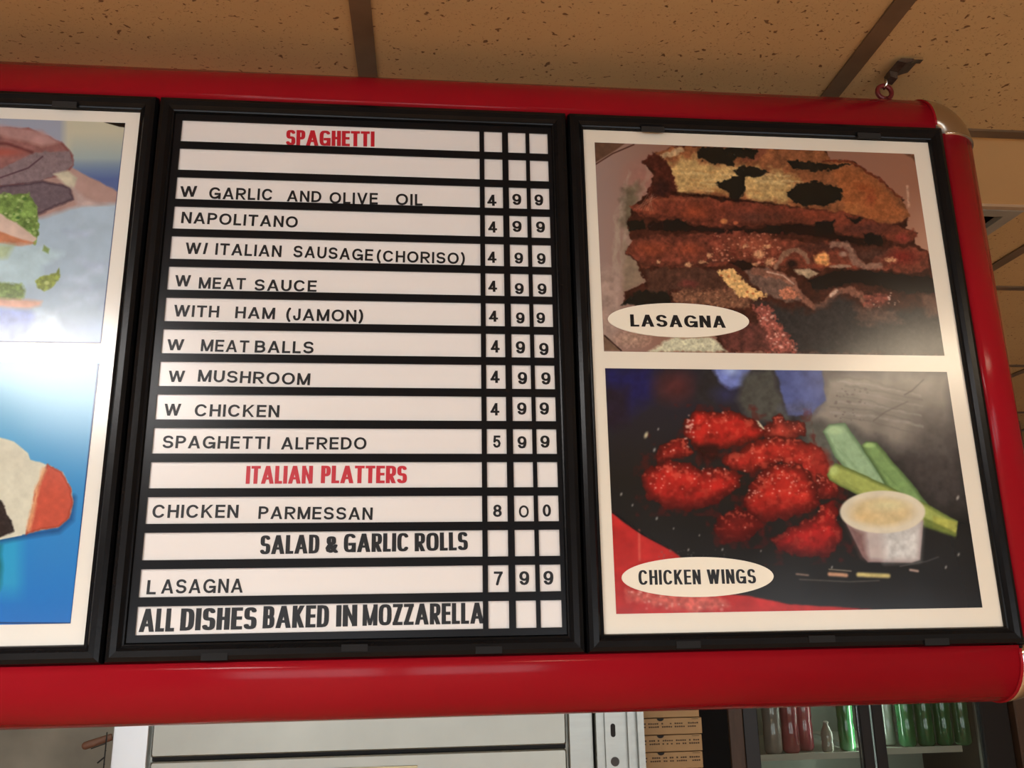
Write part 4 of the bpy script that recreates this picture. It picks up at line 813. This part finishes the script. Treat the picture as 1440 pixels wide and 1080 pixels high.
# pizza boxes
bx0, bx1, by0 = .706, .985, SC + .06
def boxz(k): return at(930, 1033, by0)[2] + .0395 * k
place = ['third from the top', 'second from the top', 'topmost']
sh = meta(part('wire_shelf', MB().box(.703, 1.0, by0 - .01, by0 + .36, boxz(-4) - .03, boxz(-4) - .002), STEEL), 'steel shelf carrying the pizza box stack', 'shelf')
lbl = {0: 'brown cardboard pizza box second from the top of the stack', 1: 'brown cardboard pizza box, topmost of the stack, cut by the red edge', -1: 'brown cardboard pizza box third from the top, at the picture bottom edge', -2: 'brown cardboard pizza box, fourth down in the stack', -3: 'brown cardboard pizza box, fifth down in the stack', -4: 'brown cardboard pizza box, lowest of the stack on the shelf'}
for k in range(-4, 2):
    zb = boxz(k) ; zt = zb + .0375; dx = rnd.uniform(-.003, .003)
    t = thing('pizza_box', lbl[k], 'box', ((bx0 + bx1) / 2, by0 + .16, zb), 'stacked pizza boxes')
    part('carton', MB().cbox(bx0 + dx, bx1 + dx, by0, by0 + .33, zb, zt, .0008), CARD, t)
    ncx = at(928, 1033, by0)[0]
    part('finger_notch', MB().prism([(ncx + dx + .009 * math.cos(a), zt + .0065 * math.sin(a)) for a in [math.radians(180 + 18 * i) for i in range(11)]], by0 - .0006, by0 + .0001), DARK, t)
    mb = MB()
    for w0 in range(-2, 4):
        for ln in range(2):
            xx = ncx - .028 + w0 * .0335 + rnd.uniform(-.001, .001); zz = zt - .012 - ln * .0075
            for s_ in range(5):
                if rnd.random() < .9: mb.box(xx + s_ * .0054, xx + s_ * .0054 + .0042, by0 - .0004, by0 + .0001, zz - .002, zz + .0008 + rnd.uniform(0, .001))
    mb.box(ncx + .08 + dx, ncx + .10, by0 - .0004, by0 + .0001, zt - .0035, zt - .0025)
    part('printing', mb, CARDINK, t)
# black block put in for the shaded gap, wooden trim
meta(part('black_locker', MB().cbox(1.10, 1.29, 2.05, 2.6, FL, .25, .003), mat('black_paint', (.006, .006, .006), .6, spec=.1)), 'plain black locker side between pizza boxes and wooden trim', 'cabinet')
struct('trim_1', MB().cbox(1.300, 1.352, 2.08, 2.6, FL, CZ, .004), WOOD)
struct('trim_2', MB().cbox(2.318, 2.52, 2.08, 2.6, FL, CZ, .004), WOOD)
# drinks cooler
CYF = 2.10
ck = thing('drinks_cooler', 'black drinks cooler with two glass doors, bottom right', 'refrigerator', (1.83, CYF + .3, FL))
BK = mat('cooler_black', (.010, .010, .010), .4); INN = mat('cooler_liner', (.30, .32, .28), .5)
part('cabinet_shell', MB().box(1.356, 1.376, CYF + .03, CYF + .6, FL, .3).box(2.289, 2.309, CYF + .03, CYF + .6, FL, .3).box(1.376, 2.289, CYF + .03, CYF + .6, .22, .3).box(1.376, 2.289, CYF + .03, CYF + .6, FL, FL + .2), BK, ck)
part('liner', MB().box(1.376, 2.289, CYF + .56, CYF + .6, FL + .2, .22), INN, ck)
part('light_tube', MB().tube([(1.809, CYF + .075, FL + .25), (1.809, CYF + .075, .2)], .009, 8), lampmat('cooler_tube', (.85, 1, .9), 30), ck)  # glowing tube added to brighten the cooler interior
doors = [(1.358, 1.410, 1.767, 1.806), (1.812, 1.852, 2.206, 2.307)]
for a, b, c, d in doors:
    dd = part('door', MB().cbox(a, b, CYF, CYF + .03, FL + .1, .28, .003).cbox(c, d, CYF, CYF + .03, FL + .1, .28, .003).box(b, c, CYF, CYF + .03, .2, .28).box(b, c, CYF, CYF + .03, FL + .1, FL + .25), BK, ck)
    part('glass_pane', MB().box(b, c, CYF + .012, CYF + .016, FL + .25, .2), GLASS, dd)
WH_ = mat('white_shelf_edge', (.62, .60, .52), .5)
shelfz = {}
for side, (xa, xb, pxy) in enumerate(((1.378, 1.790, (1110, 1064)), (1.828, 2.150, (1300, 1054)))):
    zs_ = at(*pxy, CYF + .06)[2]; shelfz[side] = zs_
    for dz in (.31, 0, -.33, -.66):
        part('shelf', MB().box(xa, xb, CYF + .05, CYF + .058, zs_ + dz - .010, zs_ + dz + .010).box(xa, xb, CYF + .058, CYF + .55, zs_ + dz - .004, zs_ + dz), WH_, ck)
part('side_rail', MB().box(2.235, 2.262, CYF + .06, CYF + .09, FL + .25, .2), mat('grey_liner', (.20, .20, .18), .5), ck)
def bottle(x, y, z, h, r, col, name, label, group=None, clear=0):
    mt = MATS.get(name) or mat(name, col, .12, coat=.6, noise=.15, nscale=40, spec=.7)
    t = thing('drink_bottle', label, 'bottle', (x, y, z), group)
    part('bottle_body', MB().lathe(x, y, [(r * .8, z), (r, z + .01), (r, z + h * .30), (r * .93, z + h * .36), (r, z + h * .42), (r, z + h * .62), (r * .8, z + h * .74), (r * .42, z + h * .88), (r * .38, z + h * .96)], 18), mt, t)
    part('bottle_cap', MB().lathe(x, y, [(r * .44, z + h * .955), (r * .44, z + h), (r * .3, z + h + .002)], 12), WH_ if 'green' not in name else mat('green_cap', (.03, .2, .05), .4), t)
z0, z1 = shelfz[0] + .004, shelfz[1] + .004
names_r = ['leftmost', 'second', 'third', 'rightmost']
for k, px in enumerate((1275, 1301, 1327, 1353)):
    bottle(at(px, 1030, CYF + .11)[0], CYF + .11, z1, .25, .030, (.04, .17, .06), 'green_bottle', names_r[k] + ' of the four front green bottles behind the right glass door', 'green bottles in the cooler')
bottle(at(1086, 1030, CYF + .10)[0], CYF + .10, z0, .27, .031, (.34, .30, .27), 'pale_bottle', 'pale clear bottle, leftmost behind the left glass door', 'mixed bottles in the cooler')
bottle(at(1111, 1030, CYF + .11)[0], CYF + .11, z0, .27, .030, (.42, .09, .11), 'pink_bottle', 'pink-red bottle beside the pale bottle behind the left glass door', 'mixed bottles in the cooler')
bottle(at(1131, 1030, CYF + .16)[0], CYF + .16, z0, .27, .030, (.42, .09, .11), 'pink_bottle', 'pink-red bottle set back to the right of the front pink one', 'mixed bottles in the cooler')
bottle(at(1189, 1020, CYF + .12)[0], CYF + .12, z0, .27, .028, (.04, .17, .06), 'green_bottle', 'single green bottle at the right inside the left glass door', 'mixed bottles in the cooler')
bottle(at(1157, 1030, CYF + .12)[0], CYF + .09, z0, .10, .020, (.40, .36, .30), 'small_bottle', 'short pale bottle between the pink bottles and the single green bottle', 'mixed bottles in the cooler')
bottle(at(1257, 1035, CYF + .12)[0] , CYF + .16, z1, .24, .026, (.20, .23, .19), 'grey_bottle', 'greyish bottle left of the green bottles behind the right glass door')
# utensil rack and wooden handle at the left of the cabinet
YW = SC - .03
rk = thing('wire_rack', 'small dark wire rack on the left side of the steel cabinet', 'rack', (-.43, YW, -.30))
p = [at(*q, YW) for q in ((128, 1053), (158, 1045), (137, 1073), (157, 1064), (149, 1056), (158, 1055), (149, 1075), (157, 1074))]
for q in p: q[0] = min(q[0], -.414)
for a, b, r_ in ((0, 1, .0012), (2, 3, .0018), (4, 5, .0022), (6, 7, .0022)): part('wire', MB().tube([tuple(p[a]), tuple(p[b])], r_, 6), DARK, rk)
part('wire', MB().tube([(-.4145, YW, -.21), (-.4145, YW, -.40)], .0016, 6), DARK, rk); part('mount', MB().box(-.4155, -.4105, YW, SC + .03, -.345, -.335), DARK, rk)
p0, p1 = at(119, 1049, YW + .02), at(158, 1036, YW + .034); e = (p1 - p0) / np.linalg.norm(p1 - p0)
hd = part('wooden_utensil', MB().tube([tuple(p0 - e * .006), tuple(p0 - e * .0045), tuple(p0), tuple(p0 + e * .01), tuple(p1 - e * .002), tuple(p1)], [.0015, .0055, .0085, .0088, .0080, .0070], 14), HANDLE)
meta(hd, 'brown wooden utensil handle sticking out left of the steel cabinet', 'utensil')
